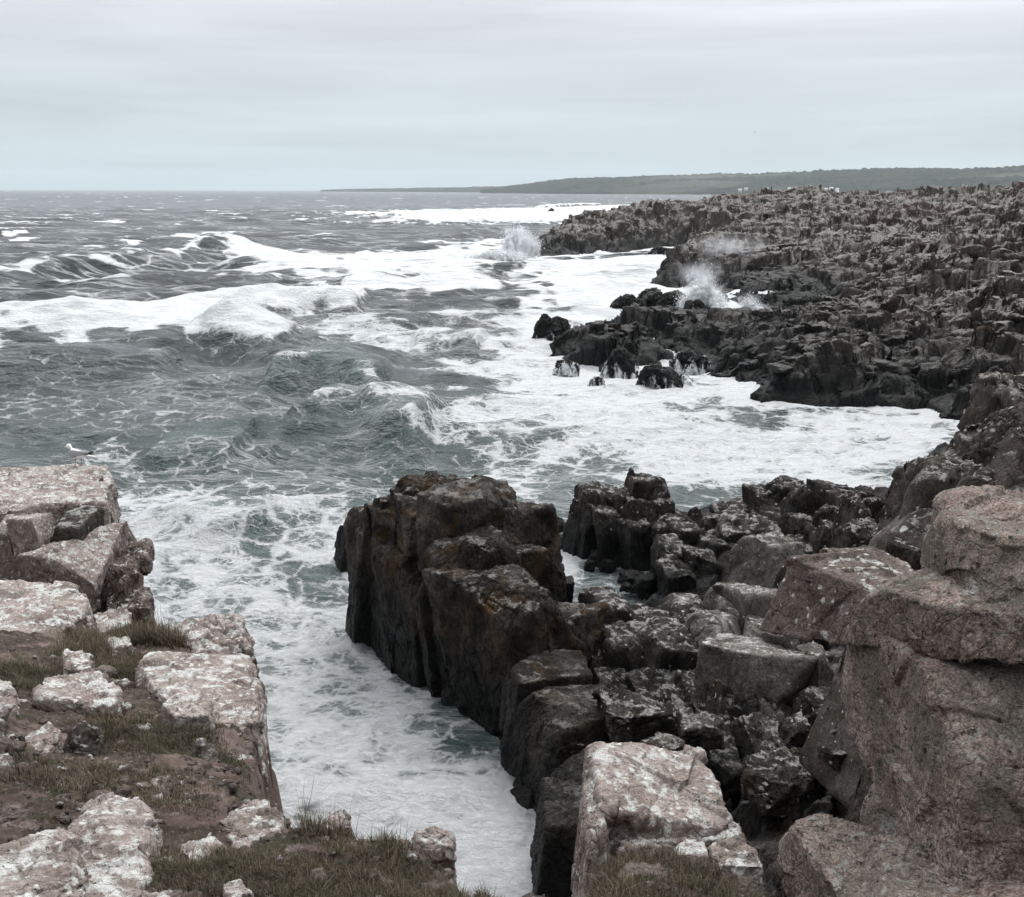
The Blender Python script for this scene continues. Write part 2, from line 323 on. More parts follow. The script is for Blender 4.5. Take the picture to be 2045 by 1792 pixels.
# ------------------------------------------------------------------ land outlines at sea level
def pz(*pts, z=0.0): return [tuple(atZ(x, y, z)[:2]) for x, y in pts]
COAST = pz((1900, 835), (1850, 800), (1790, 815), (1700, 812), (1600, 814), (1492, 812), (1482, 782), (1425, 750), (1410, 712), (1380, 696), (1330, 700),
           (1300, 690), (1270, 735), (1225, 757), (1165, 738), (1100, 705), (1066, 694), (1072, 665), (1150, 662), (1250, 655), (1330, 645), (1395, 642), (1470, 645),
           (1520, 628), (1512, 612), (1460, 604), (1440, 582), (1400, 560), (1350, 572), (1316, 573), (1310, 562), (1330, 535), (1390, 515), (1460, 507), (1490, 500), (1410, 500), (1350, 498), (1260, 502),
           (1180, 506), (1130, 512), (1075, 512), (1058, 500), (1058, 490)) + [((px_ - 1022.5) / F * Y_, Y_) for px_, Y_ in ((1100, 298), (1150, 306), (1250, 322), (1330, 345), (1400, 385), (1480, 430), (1600, 480), (1700, 560), (2000, 700), (2400, 800))] + [(900, 800), (700, 60), (60, 58), (30, 62)]
FARSHORE = pz((640, 379.2), (800, 380.6), (1000, 382.3), (1300, 384.6), (1500, 387.2), (1700, 391))
def lin(P, a):      # polyline in photo pixels on the sea plane
    return np.array([atZ(x, y)[:2] for x, y in P])
# ------------------------------------------------------------------ the sea
def build_sea():
    pys = np.concatenate([np.arange(1850, 720, -1.45), np.arange(720, 450, -1.05), np.arange(450, 392, -.5), np.arange(392, 383.0, -.25)])
    Yr = atZ(np.full(len(pys), 1022.5), pys)[:, 1]; Yr = np.concatenate([[-6, 0, 6, 11, 15], Yr[Yr > 16]])
    Yr = np.concatenate([Yr, np.geomspace(Yr[-1] * 1.04, 15500, 24)])
    us = np.concatenate([np.linspace(-.95, -.50, 60), np.linspace(-.495, .495, 1150), np.linspace(.50, .95, 60)])
    Yg, Ug = np.meshgrid(Yr, us, indexing='ij'); X = Ug * np.maximum(Yg, 22); Y = Yg.copy()
    dY = np.gradient(Yr)[:, None] * np.ones_like(X)
    PX, PY = proj(X, np.maximum(Y, 3), np.zeros_like(X))
    d, ins = segdist(X, Y, COAST); d = np.where(ins, 0, d)
    shore = np.exp(-d / 30.0)
    Z = np.zeros_like(X); DX = np.zeros_like(X); DYy = np.zeros_like(X)
    rg = np.random.default_rng(3)
    for k in range(64):                                     # wind sea, from the left and ahead
        lam = 1.7 * (38 / 1.7) ** (k / 63.0) * rg.uniform(.9, 1.1); th = R(-68) + rg.normal(0, .42)
        kx, ky = math.cos(th) * 2 * math.pi / lam, math.sin(th) * 2 * math.pi / lam
        A = .0095 * lam ** .90 * rg.uniform(.5, 1.3)
        fade = np.clip((lam / (dY * 2.0) - 1.0), 0, 1) * np.clip((lam / (np.abs(X) * 0 + np.maximum(Y, 20) * .00086 * 2.2) - 1), 0, 1)
        ph = kx * X + ky * Y + rg.uniform(0, 6.28) + .6 * np.sin((X * .021 + k) + Y * .017)
        a = A * fade
        Z += a * np.sin(ph); DX += a * .8 * np.cos(ph) * math.cos(th); DYy += a * .8 * np.cos(ph) * math.sin(th)
    Pf = np.stack([X.ravel(), Y.ravel(), np.zeros(X.size)], -1).astype(f32)
    calm = np.clip(Y / 60.0, .45, 1.0)
    Z *= calm * (1 - .35 * shore); foam = np.zeros_like(X); green = np.zeros_like(X); milk = np.zeros_like(X)
    # breaking crests: photo polyline on the sea, height, front width, back width, foam on crest, foam behind, green
    br = [([(-110, 572), (470, 500)], 3.1, 8, 15, .8, .1, .1, .0),
          ([(450, 500), (620, 540)], 1.5, 8, 14, .9, .8, .0, .0),
          ([(420, 640), (520, 622), (600, 612), (660, 606), (715, 612)], 2.2, 5.5, 12, 1.25, 1.0, .0, .6),
          ([(380, 668), (450, 668), (510, 676), (560, 690)], 1.3, 4, 9, .9, .5, .1, .3),
          ([(690, 572), (760, 577), (880, 580), (1000, 575)], 1.3, 4, 14, 1.1, 1.0, .0, .1),
          ([(430, 660), (520, 700), (590, 722)], 1.5, 5, 12, .1, .1, .3, .0),
          ([(540, 760), (600, 748), (650, 740), (700, 752), (760, 772)], 1.7, 4.5, 9, .62, .25, .9, .0),
          ([(600, 840), (660, 822), (720, 820), (790, 850), (860, 870)], 1.6, 4.2, 8, .68, .3, .5, .1),
          ([(300, 905), (360, 893), (430, 892), (480, 902)], 1.15, 2.8, 5, .5, .15, .5, .0),
          ([(250, 1060), (330, 1050), (430, 1078), (520, 1090)], .65, 1.9, 4.0, .2, .25, .8, .0),
          ([(690, 428), (780, 430), (900, 434), (1060, 436)], 1.6, 8, 25, 1.1, .9, .0, .0),
          ([(860, 440), (930, 443), (1010, 438)], 1.4, 8, 20, .9, .7, .0, .0),
          ([(1070, 415), (1150, 410), (1200, 409)], 2.2, 10, 40, 1.2, .8, .0, .0),
          ([(1230, 415), (1330, 411)], 2.0, 10, 40, 1.2, .8, .0, .0),
          ([(0, 735), (120, 742), (260, 732), (340, 738)], 1.3, 5, 10, .12, .05, .1, .0),
          ([(820, 690), (890, 683), (960, 695)], 1.2, 4, 8, .25, .1, .2, .0),
          ([(0, 472), (60, 470)], 1.5, 8, 20, .9, .1, .0, .0),
          ([(830, 470), (900, 474), (960, 470)], 1.2, 6, 14, .1, .0, .0, .0),
          ([(560, 640), (800, 655)], .6, 4, 9, .2, .2, .0, .0)]
    sg = Z[(Y > 40) & (Y < 200)].std(); foam = np.clip((Z / sg - 1.7) * .5, 0, .55) * (Y < 1200)
    wob = fbm(Pf * f32(.11), 3, .55, 5).reshape(X.shape); wob2 = fbm(Pf * f32(.4), 2, .6, 9).reshape(X.shape)
    for P, hgt, wf, wb, fc, fb, gr, churn in br:
        W = lin(P, 0)
        # signed distance to the crest (>0 in front, on the camera's side) and the place along it
        sl = np.linalg.norm(np.diff(W, axis=0), axis=1); L = sl.sum(); c0 = np.r_[0, np.cumsum(sl)]; best = np.full(X.shape, 1e9); s = np.zeros_like(X); al = np.zeros_like(X); nx = np.zeros_like(X); ny = np.zeros_like(X)
        for k in range(len(sl)):
            ex, ey = (W[k + 1] - W[k]) / sl[k]; tt = (X - W[k, 0]) * ex + (Y - W[k, 1]) * ey; q = (X - W[k, 0]) * ey - (Y - W[k, 1]) * ex
            tc_ = np.clip(tt, 0, sl[k]); dd_ = (tt - tc_) ** 2 + q * q; m_ = dd_ < best; best = np.where(m_, dd_, best); s = np.where(m_, np.sign(q) * np.sqrt(dd_), s)
            al = np.where(m_, c0[k] + (tt if len(sl) == 1 else np.where((k == 0) & (tt < 0), tt, np.where((k == len(sl) - 1) & (tt > sl[k]), tt, tc_))), al); nx = np.where(m_, ey, nx); ny = np.where(m_, -ex, ny)
        end = np.clip(np.minimum(al, L - al) / (L * .16) + .55, 0, 1)
        if len(P) > 2:                       # gently curved crests lying across the view
            x0, x1 = W[:, 0].min(), W[:, 0].max(); s = np.interp(X, W[:, 0], W[:, 1]) - Y; nx = 0 * X; ny = nx - 1
            end = np.clip(np.minimum(X - x0, x1 - X) / ((x1 - x0) * .16) + .55, 0, 1)
        s = s + wob * min(wf, 4) * .5; end = end * end * (3 - 2 * end)
        hm = end * (.85 + .35 * wob)
        prof = np.where(s > 0, np.exp(-(s / wf) ** 2), np.exp(-(s / wb) ** 2))
        Z += hgt * hm * prof - .28 * hgt * end * np.exp(-((s - wf * 1.7) / (wf * .9)) ** 2)
        fo = hgt * (.5 if W[0, 1] < 130 else .2) * hm * np.where(s > 0, np.exp(-(s / wf) ** 2), np.exp(-(s / wb * 1.6) ** 2)); DX += fo * nx; DYy += fo * ny
        cr = np.exp(-((s - wf * .10) / (wf * .45)) ** 2) * end; foam = np.maximum(foam, fc * cr * (.75 + .5 * wob2))
        foam = np.maximum(foam, fb * end * np.where(s < 0, np.exp(-(s / (wb * 1.2)) ** 2), np.exp(-(s / (wf * .7)) ** 2)))
        green = np.maximum(green, gr * end * np.exp(-((s - wf * .2) / (wf * .9)) ** 2))
        if churn > .25: foam = np.maximum(foam, 1.1 * prof * end * (s < wf * 1.2))
        Z += churn * end * np.exp(-(s / (wf * .9)) ** 2) * (.5 + wob2 + .35 * fbm(Pf * f32(.8), 2, .6, 4).reshape(X.shape))
    # standing foam fields: (photo polygon points, soft edge in m, density)
    fields = [([(-80, 610), (200, 606), (450, 585), (600, 570), (700, 595), (640, 620), (500, 632), (380, 655), (200, 672), (-80, 690)], 5, .73),
              ([(420, 520), (560, 520), (700, 505), (860, 495), (1000, 470), (1060, 500), (1040, 530), (1010, 560), (900, 572), (700, 560), (560, 545)], 9, .68),
              ([(1000, 500), (1120, 515), (1500, 510), (1380, 560), (1540, 600), (1540, 650), (1400, 660), (1150, 640), (1000, 560)], 5, .72),
              ([(920, 690), (1060, 640), (1200, 640), (1500, 700), (1500, 830), (1900, 820), (1900, 930), (1500, 930), (1200, 900), (940, 860), (860, 760)], 5, .66),
              ([(880, 950), (1000, 860), (1200, 850), (1800, 860), (1820, 1010), (1500, 1000), (1150, 960), (1000, 990)], 3, .64),
              ([(1000, 1010), (1150, 1000), (1150, 1240), (1080, 1240), (1040, 1060)], 1.5, .80),
              ([(700, 425), (900, 418), (1400, 408), (1500, 400), (1300, 440), (1050, 445), (850, 446)], 25, .70),
              ([(-100, 1250), (-100, 985), (230, 955), (310, 1005), (400, 965), (480, 1010), (560, 975), (640, 1000), (720, 940), (700, 1060), (690, 1240), (500, 1300), (300, 1250)], 4.5, .58),
              ([(490, 1240), (700, 1220), (760, 1330), (900, 1430), (1000, 1500), (1060, 1640), (1150, 1790), (1100, 1900), (500, 1900), (450, 1500)], 1.0, .60),
              ([(620, 1560), (900, 1500), (1010, 1560), (1150, 1790), (1100, 1900), (700, 1900)], 1.2, .70),
              ([(580, 650), (760, 640), (1000, 670), (900, 700), (700, 705)], 5, .52),
              ([(150, 900), (500, 930), (960, 880), (980, 1010), (560, 1040), (150, 1010)], 5, .43),
              ([(-80, 760), (200, 735), (500, 745), (900, 760), (940, 860), (700, 900), (300, 880), (-80, 900)], 6, .33)]
    for P, e, dn in fields:
        W = lin(P, 0); dd, inn = segdist(X, Y, W); sd_ = np.where(inn, dd, -dd) / (e * 2.0) + wob * 1.1 + wob2 * .7
        foam = np.maximum(foam, dn * np.clip(sd_ + .5, 0, 1) ** .7)
    foam = np.maximum(foam, .88 * np.exp(-d / np.where(Y > 150, 7.0, 3.5)))
    df, _ = segdist(X, Y, FARSHORE, closed=False); foam = np.maximum(foam, 1.0 * np.exp(-(df / 130) ** 2) * (Y > 1500) * (1 + .8 * wob))
    # streaks and scattered whitecaps of the open sea
    st = fbm(np.stack([X.ravel() * .012 + Y.ravel() * .002, Y.ravel() * .05, 0 * X.ravel()], -1).astype(f32), 5, .6, 12).reshape(X.shape)
    foam = np.maximum(foam, np.clip(.27 + st * .42, 0, .50) * np.clip(1.25 - Y / 420, .0, 1))
    wc = fbm(np.stack([X.ravel() * .05, Y.ravel() * .045, 0 * X.ravel()], -1).astype(f32), 4, .6, 22).reshape(X.shape)
    foam = np.maximum(foam, np.clip((wc - .40) * 4, 0, .9) * (Y > 180))
    foam = np.clip(foam, 0, 1)
    near = np.clip((95 - Y) / 60, 0, 1)
    milk = np.clip(foam * .28 * near + .30 * near * np.clip(foam - .3, 0, 1) + .10 * np.clip(1 - Y / 160, 0, 1), 0, .8)
    green = np.clip(green + .35 * near, 0, 1)
    big = np.clip((Y - 55) / 110, 0, 1)
    # churned surface under the foam, and sea heaped against the rocks
    fz = np.clip((Y - 60) / 60, 0, 1); ch = fbm(Pf * f32(.45), 5, .6, 31).reshape(X.shape) * (1 - fz) + fz * fbm(Pf * np.array([.30, .22, 1], f32), 2, .5, 32).reshape(X.shape)
    Z += np.clip(foam - .35, 0, 1) * ch * .75 * np.clip(Y / 70, .55, 1.3) * (Y < 700)
    Z -= .35 * np.clip(Y / 60, .3, 1) * 0
    V = np.stack([X + DX * calm, Y + DYy, Z], -1).reshape(-1, 3)
    o = mk('sea', V, grid_quads(*X.shape), M['sea'], loc=(0, 0, 0), attrs=dict(foam=foam, milk=milk, green=green, scale=big, far=np.clip((Y - 250) / 1500, 0, 1)))
    tag(o, 'grey green storm sea streaked with white foam', 'sea', kind='structure')
build_sea()
# ------------------------------------------------------------------ the far rocky coast
def build_coast():
    Yr = np.geomspace(52, 1050, 1000); us = np.concatenate([np.linspace(-.01, .49, 1100), np.linspace(.492, .95, 120)])
    Y, U = np.meshgrid(Yr, us, indexing='ij'); X = U * np.maximum(Y, 20)
    Pf0 = np.stack([X.ravel(), Y.ravel(), 0 * X.ravel()], -1).astype(f32)
    wx = fbm(Pf0 * f32(.12), 4, .6, 1).reshape(X.shape) * 3; wy = fbm(Pf0 * f32(.12), 4, .6, 2).reshape(X.shape) * 3
    d, ins = segdist(X + wx * .8, Y + wy * .8, COAST); sd = np.where(ins, d, -d)
    # control heights: photo pixel and distance of places one can see
    C = [(1070, 460, 262), (1150, 434, 275), (1200, 428, 280), (1300, 404, 300), (1370, 404, 320), (1480, 391, 350), (1600, 388, 390), (1560, 440, 250), (1400, 455, 255),
         (1380, 494, 172), (1440, 508, 172), (1500, 515, 175), (1620, 520, 165), (1560, 470, 205), (1600, 590, 140), (1500, 560, 150), (1480, 445, 235),
         (1075, 634, 104), (1150, 612, 108), (1230, 592, 114), (1300, 590, 117), (1390, 610, 118), (1450, 650, 108), (1530, 655, 108), (1250, 660, 104), (1380, 665, 101),
         (1440, 690, 90), (1500, 700, 83), (1600, 715, 80), (1700, 705, 80), (1850, 715, 78), (1600, 650, 100), (1750, 640, 98), (1980, 740, 70), (2045, 700, 72), (2300, 690, 65),
         (1800, 560, 120), (1700, 600, 115), (2045, 600, 92), (1900, 650, 88), (1700, 480, 175), (1850, 480, 160), (2045, 500, 125), (1700, 420, 250), (1850, 415, 240), (2045, 430, 165),
         (1750, 397, 380), (1900, 395, 330), (2045, 390, 260), (2300, 384, 230), (2300, 500, 110), (2500, 420, 160), (1980, 392, 300)]
    P3 = np.array([atY(a, b, c) for a, b, c in C]); key = lambda x, y: np.stack([x / y * 6, np.log(y) * 2], -1)
    h = tps(key(P3[:, 0], P3[:, 1]), P3[:, 2], key(X.ravel(), np.minimum(Y, 420).ravel()), .02).reshape(X.shape)
    h = np.clip(h - np.clip((Y - 90) / 60, 0, 1) * 1.5, 1.0, 26)
    h = np.where(Y > 430, h * np.clip(1 - (Y - 430) / 500, .3, 1), h)
    kcl = np.clip(.9 + wx * .25, .5, 2.0)
    edge = np.clip(sd, -6, 60) * kcl
    e = -np.log(np.exp(-np.clip(edge, -4, 40) / 1.2) + np.exp(-h / 1.2)) * 1.2      # soft minimum of slope and plateau
    g = lambda sx, sy, s, k, o, c=0: facet2(X + .25 * Y + wx * .5 * min(1, sx / 6), Y - .12 * X + wy * .5 * min(1, sx / 6), sx * 1.25, sy, s, k, o, c)
    far = np.clip(Y / 110, .8, 2.6)
    amp = np.clip((sd + 2) / 4, .0, 1)
    fk = np.minimum(far, 1.5)
    r = 2.9 * g(23, 13, 1, .9, .6, .08) + 1.15 * g(8.5, 5.0, 2, 1.1, .6, .25) + .27 * g(3.6, 1.9, 3, 1.0, .5, .22) + .12 * np.clip(1.7 - Y / 160, .35, 1) * g(1.6, .95, 4, 1.0, .5, .3) + .06 * g(.6, .4, 5, 1., .6)
    r += .30 * np.clip(1.9 - Y / 150, .5, 1.2) * g(2.6, 1.6, 13, 1.2, .6, .3) + .45 * fbm(Pf0 * f32(.6), 5, .6, 3).reshape(X.shape) + 2.1 * (.22 - np.abs(fbm(Pf0 * np.array([.13, .30, 1], f32), 6, .58, 8)).reshape(X.shape))
    z = e + r * amp * np.clip(.45 + h / 9, .5, 1.15)
    # ledges: quantise softly into strata tilted to the right
    st = 1.5; q = (z + .5 * wx * .3 + .05 * (X - .5 * Y)) / st; fr = q - np.floor(q); z2 = z + (np.clip((fr - .35) / .3, 0, 1) - fr) * st
    z = z * .55 + z2 * .45
    z = np.where(sd < -4, -2.5, z)
    # tilted, leaning plates: displaced in 3-D so that no face stays plumb
    P3 = np.stack([X, Y, z], -1).reshape(-1, 3).astype(f32); c_, s_ = math.cos(.5), math.sin(.5); Pr = np.stack([P3[:, 0] * c_ + P3[:, 2] * s_, P3[:, 1], P3[:, 2] * c_ - P3[:, 0] * s_], -1)
    a3 = (.8 * facet(Pr, (4.2, 3.0, 1.5), 21, 1.1, .6) + .26 * facet(Pr, (1.7, 1.3, .65), 22, 1.1, .6) + .5 * fbm(P3 * f32(.8), 5, .62, 23)) * np.clip((sd.ravel() + 1.5) / 3, .1, 1) * np.interp(Y.ravel(), [60, 110, 180, 300], [.75, .85, .6, .5])
    P3 = P3 + np.array([-.22, -.62, .62], f32) * a3[:, None] + np.stack([fbm(P3 * f32(.7), 3, .6, 24), .0 * a3, 0 * a3], -1) * .9
    V = P3; z = P3[:, 2].reshape(z.shape); Q = grid_quads(*X.shape, mask=(z > -1.2)); V, Q = compact(V, Q)
    tag(mk('rocky_coast', V, Q, M['shelf'], loc=(0, 0, 0)), 'dark broken rock shelf of the far coast', kind='structure')
    return X, Y, z, sd
CX, CY, CZ, CSD = build_coast()
# ------------------------------------------------------------------ blocks
def planes_block(normals, dists, S, n=28, p=16):
    U, Q = cubesphere(n); q = (U * np.asarray(S, f32)).astype(f32); Nn = np.asarray(normals, f32); D = np.asarray(dists, f32)
    g = np.clip(q @ Nn.T / D, 1e-4, None); gp = g ** p; s = gp.sum(1); r = s ** (-1.0 / p)
    V = q * r[:, None]; n_ = (gp / g / D) @ Nn; n_ /= np.linalg.norm(n_, axis=1)[:, None] + 1e-9
    return V, n_.astype(f32), Q
def rough(V, n, size, seed, rel=1.0, crack=0.5, stretch=(1, 1, 1), fine=1.0):
    """rock relief in world space; size = typical block size in m"""
    P = V * np.asarray(stretch, f32)
    a = .075 * size * facet(P, size * .6, seed, 1.0, .32) + .030 * size * facet(P, size * .19, seed + 3, .9, .55)
    a += .03 * size * fbm(P / f32(size * .6), 5, .55, seed) * fine
    a -= .10 * size * np.abs(fbm(P / f32(size * .8), 6, .6, seed + 9)) * fine
    a += .010 * size * facet(P, size * .07, seed + 5, .9, .6)
    if crack:
        Wp = P / f32(size * .62) + f32(seed * 1.3) + .35 * np.stack([fbm(P / f32(size * .4), 2, .5, seed + k) for k in (1, 2, 3)], -1)
        f1, f2, _, _ = wor(Wp.astype(f32), True); a -= crack * .085 * size * np.clip(1 - (f2 - f1) / .06, 0, 1)
    return V + n * (a * rel)[:, None]
def px_n(size, Y, lo=8, hi=90):
    return int(np.clip(size / max(Y, 1.0) * F / 2.0 / 2.5, lo, hi))
def block(c, size, yaw=0, tilt=(0, 0), seed=0, p=26, chops=5, rel=1.0, crack=.5, jit=.12, n=None, stretch=(1, 1, 1), rs=None, chop=(.25, .8)):
    """one quarried-looking boulder: box planes, jittered, corners chopped"""
    rg = np.random.default_rng(seed * 13 + 5); S = np.asarray(size, float) / 2
    Ns = []; D = []
    for ax in range(3):
        for s in (-1, 1):
            v = np.zeros(3); v[ax] = s; v += rg.normal(0, jit, 3); v /= np.linalg.norm(v); Ns.append(v); D.append(S[ax] * rg.uniform(.93, 1.05))
    for k in range(chops):
        v = rg.normal(0, 1, 3); v[2] = abs(v[2]) * .9; v /= np.linalg.norm(v); q_ = np.abs(v * S); mxq = q_.max()
        Ns.append(v); D.append(mxq + (q_.sum() - mxq) * rg.uniform(*chop))
    Rm = np.array(Matrix.Rotation(yaw, 3, 'Z') @ Matrix.Rotation(tilt[0], 3, 'X') @ Matrix.Rotation(tilt[1], 3, 'Y'))
    if n is None: n = px_n(max(size), c[1])
    V, nn, Q = planes_block(Ns, D, S, n, p)
    V = V @ Rm.T.astype(f32) + np.asarray(c, f32); nn = nn @ Rm.T.astype(f32)
    sz = rs or float(np.median(size))
    return rough(V, nn, sz, seed, rel, crack, stretch), Q
def join(parts):
    Vs = []; Qs = []; o = 0
    for V, Q in parts: Vs.append(V); Qs.append(Q + o); o += len(V)
    return np.concatenate(Vs), np.concatenate(Qs)
def prism(corners, down, seed=0, p=18, lean=.06, rel=1.0, crack=.5, n=None, rs=None, stretch=(1, 1, 1), bulge=0, extra=None):
    """block from the world corners of its top face (convex, any order), going down by `down`"""
    C = np.asarray(corners, float); m = C.mean(0); ang = np.arctan2(C[:, 1] - m[1], C[:, 0] - m[0]); C = C[np.argsort(ang)]
    A = np.c_[C[:, :2] - m[:2], np.ones(len(C))]; co = np.linalg.lstsq(A, C[:, 2] - m[2], rcond=None)[0]
    tn = np.array([-co[0], -co[1], 1]); tn /= np.linalg.norm(tn)
    ctr = m - np.array([0, 0, down / 2]); Ns = [tn]; D = [tn @ (m - ctr)]
    Ns.append(np.array([0, 0, -1.0])); D.append(down / 2)
    for k in range(len(C)):
        a, b = C[k], C[(k + 1) % len(C)]; e = b - a; e[2] = 0
        v = np.array([e[1], -e[0], 0]); v /= np.linalg.norm(v) + 1e-9; v[2] = lean; v /= np.linalg.norm(v)
        Ns.append(v); D.append(max(v @ ((a + b) / 2 - ctr), .02))
    for v, d_ in (extra or []): v = np.array(v, float); v /= np.linalg.norm(v); Ns.append(v); D.append(d_)
    S = np.array([np.ptp(C[:, 0]) / 2, np.ptp(C[:, 1]) / 2, down / 2])
    if n is None: n = px_n(max(np.ptp(C[:, 0]), np.ptp(C[:, 1]), down), m[1])
    V, nn, Q = planes_block(Ns, D, S, n, p); V = V + ctr.astype(f32)
    return rough(V, nn, rs or float(np.median([np.ptp(C[:, 0]), np.ptp(C[:, 1]), down])), seed, rel, crack, stretch), Q
def pcol(x0, x1, yt, Y, thick, zb=-1.0, seed=0, yaw=0, lean=(0, 0), **k):
    """upright block from photo columns x0..x1 with its top at row yt, standing at distance Y"""
    a = atY((x0 + x1) / 2, yt, Y + thick * .7); wd = (x1 - x0) / F * Y; h = a[2] - zb; a[0] = atY((x0 + x1) / 2, yt, Y + thick * .35)[0]
    return block((a[0], Y + thick * .35, zb + h / 2), (wd, thick, h), yaw, lean, seed, rs=k.pop('rs', wd * .8), stretch=k.pop('stretch', (1, 1, .55)), **k)
def rockobj(name, parts, mat, label, cat='rock', group=None):
    V, Q = join(parts) if isinstance(parts, list) else parts
    return tag(mk(name, V, Q, mat, smooth=mat not in (M['stack'], M['pinn'], M['grey'], M['surf'], M['pale'])), label, cat, group)

# ------------------------------------------------------------------ boulders strewn over the far shelf
def strew():
    rg = np.random.default_rng(5); nr, nc = CX.shape; parts = []; cnt = 0; base = {}
    U, Q = cubesphere(7)
    dens = fbm(np.stack([CX.ravel() * .03, CY.ravel() * .03, 0 * CX.ravel()], -1).astype(f32), 3, .5, 17).reshape(CX.shape)
    Ns = []
    while cnt < 1300:
        i = int(rg.random() * nr * .86); j = int(rg.random() * (nc - 60))
        if CSD[i, j] < .3 or CY[i, j] > 520 or rg.random() < (CY[i, j] - 120) / 260 or CZ[i, j] < .2 or dens[i, j] < rg.uniform(-.7, .25): continue
        Y = CY[i, j]; s = min(.30 + rg.exponential(.62), 3.2) * np.clip(Y / 110, .75, 1.15)
        S = np.array([s * rg.uniform(.7, 1.5), s * rg.uniform(.6, 1.1), s * rg.uniform(.4, 1.05)]) / 2
        N_ = rg.normal(0, 1, (11, 3)); N_ /= np.linalg.norm(N_, axis=1)[:, None]; tx, ty = rg.normal(0, .28, 2); N_[0] = (tx, ty, 1); N_[1] = (1, .1, -tx); N_[2] = (-1, .1, tx); N_[3] = (.1, 1, -ty); N_[4] = (.1, -1, ty); N_ /= np.linalg.norm(N_, axis=1)[:, None]; D = rg.uniform(.55, .9, 11)
        g_ = np.clip(U @ N_.T.astype(f32) / D, .68, None); r = (g_ ** 20).sum(1) ** (-1 / 20.0); V = U * r[:, None]
        V = V * (1 + .06 * rg.normal(0, 1, len(V))[:, None] * .6) * S; a = rg.uniform(0, 3.14); c, s_ = math.cos(a), math.sin(a)
        V = np.stack([V[:, 0] * c - V[:, 1] * s_, V[:, 0] * s_ + V[:, 1] * c, V[:, 2]], -1) + np.array([CX[i, j], Y, CZ[i, j] + S[2] * rg.uniform(-.6, .25)])
        parts.append((V.astype(f32), Q)); cnt += 1
    V, Q = join(parts)
    tag(mk('boulder_field', V, Q, M['shelf'], loc=(0, 0, 0), smooth=False), 'countless dark and pale boulders strewn over the far rock shelf', 'boulders', kind='stuff')
strew()
# ------------------------------------------------------------------ near cove floor
def build_cove():
    xs = np.arange(-2, 34, .085); ys = np.geomspace(14, 60, 560); Y, X = np.meshgrid(ys, xs, indexing='ij')
    P = [(1140, 1770), (1060, 1640), (1010, 1500), (900, 1420), (840, 1370), (900, 1300), (1000, 1250), (1110, 1250), (1175, 1245), (1240, 1225), (1330, 1200), (1330, 1150), (1270, 1105), (1165, 1085), (1150, 1050), (1250, 1010), (1350, 1015), (1500, 1010), (1650, 1010), (1820, 1000), (1850, 900)]
    W = [tuple(atZ(a, b)[:2]) for a, b in P] + [(34, 60), (34, 13), (3, 13)]
    Pf = np.stack([X.ravel(), Y.ravel(), 0 * X.ravel()], -1).astype(f32)
    wx = fbm(Pf * f32(.5), 3, .6, 1).reshape(X.shape)
    d, ins = segdist(X + wx * .6, Y + wx * .5, W); sd = np.where(ins, d, -d)
    C = [(1150, 1600, 0.5), (1250, 1450, .9), (1300, 1350, 1.2), (1400, 1300, 1.6), (1450, 1500, 1.0), (1550, 1450, 1.6), (1600, 1600, .4), (1500, 1650, 0.0), (1650, 1500, 2.2), (1640, 1350, 2.0), (1700, 1200, 2.0), (1500, 1200, 1.0),
         (1350, 1230, 1.4), (1450, 1100, 1.2), (1600, 1080, .9), (1750, 1080, 1.3), (1850, 1100, 2.5), (1400, 1040, .8), (1120, 1500, .5), (2045, 1100, 3), (1900, 1000, 2.5), (2045, 900, 2.5)]
    P3 = np.array([atZ(a, b, c) for a, b, c in C]); h = tps(P3[:, :2] / 10, P3[:, 2], np.stack([X.ravel(), Y.ravel()], -1) / 10, .02).reshape(X.shape)
    h = np.clip(h, .2, 4.2); e = -np.log(np.exp(-np.clip(sd * .6, -4, 30) / .4) + np.exp(-h / .4)) * .4
    g = lambda s_, sd_, k=.9, o=.7, c=.2: facet2(X + wx * .4 * min(1, s_), Y + wx * .4 * min(1, s_), s_, s_, sd_, k, o, c)
    z = e + (.50 * g(2.4, 6) + .30 * g(1.1, 7) + .13 * g(.5, 8) + .045 * g(.2, 9)) * np.clip((sd + .6) / 1.2, 0, 1)
    V = np.stack([X, Y, z], -1).reshape(-1, 3); Q = grid_quads(*X.shape, mask=(z > -.9)); V, Q = compact(V, Q)
    tag(mk('cove_floor', V, Q, M['stack'], loc=(0, 0, 0)), 'dark broken rock floor of the cove', kind='structure')
build_cove()
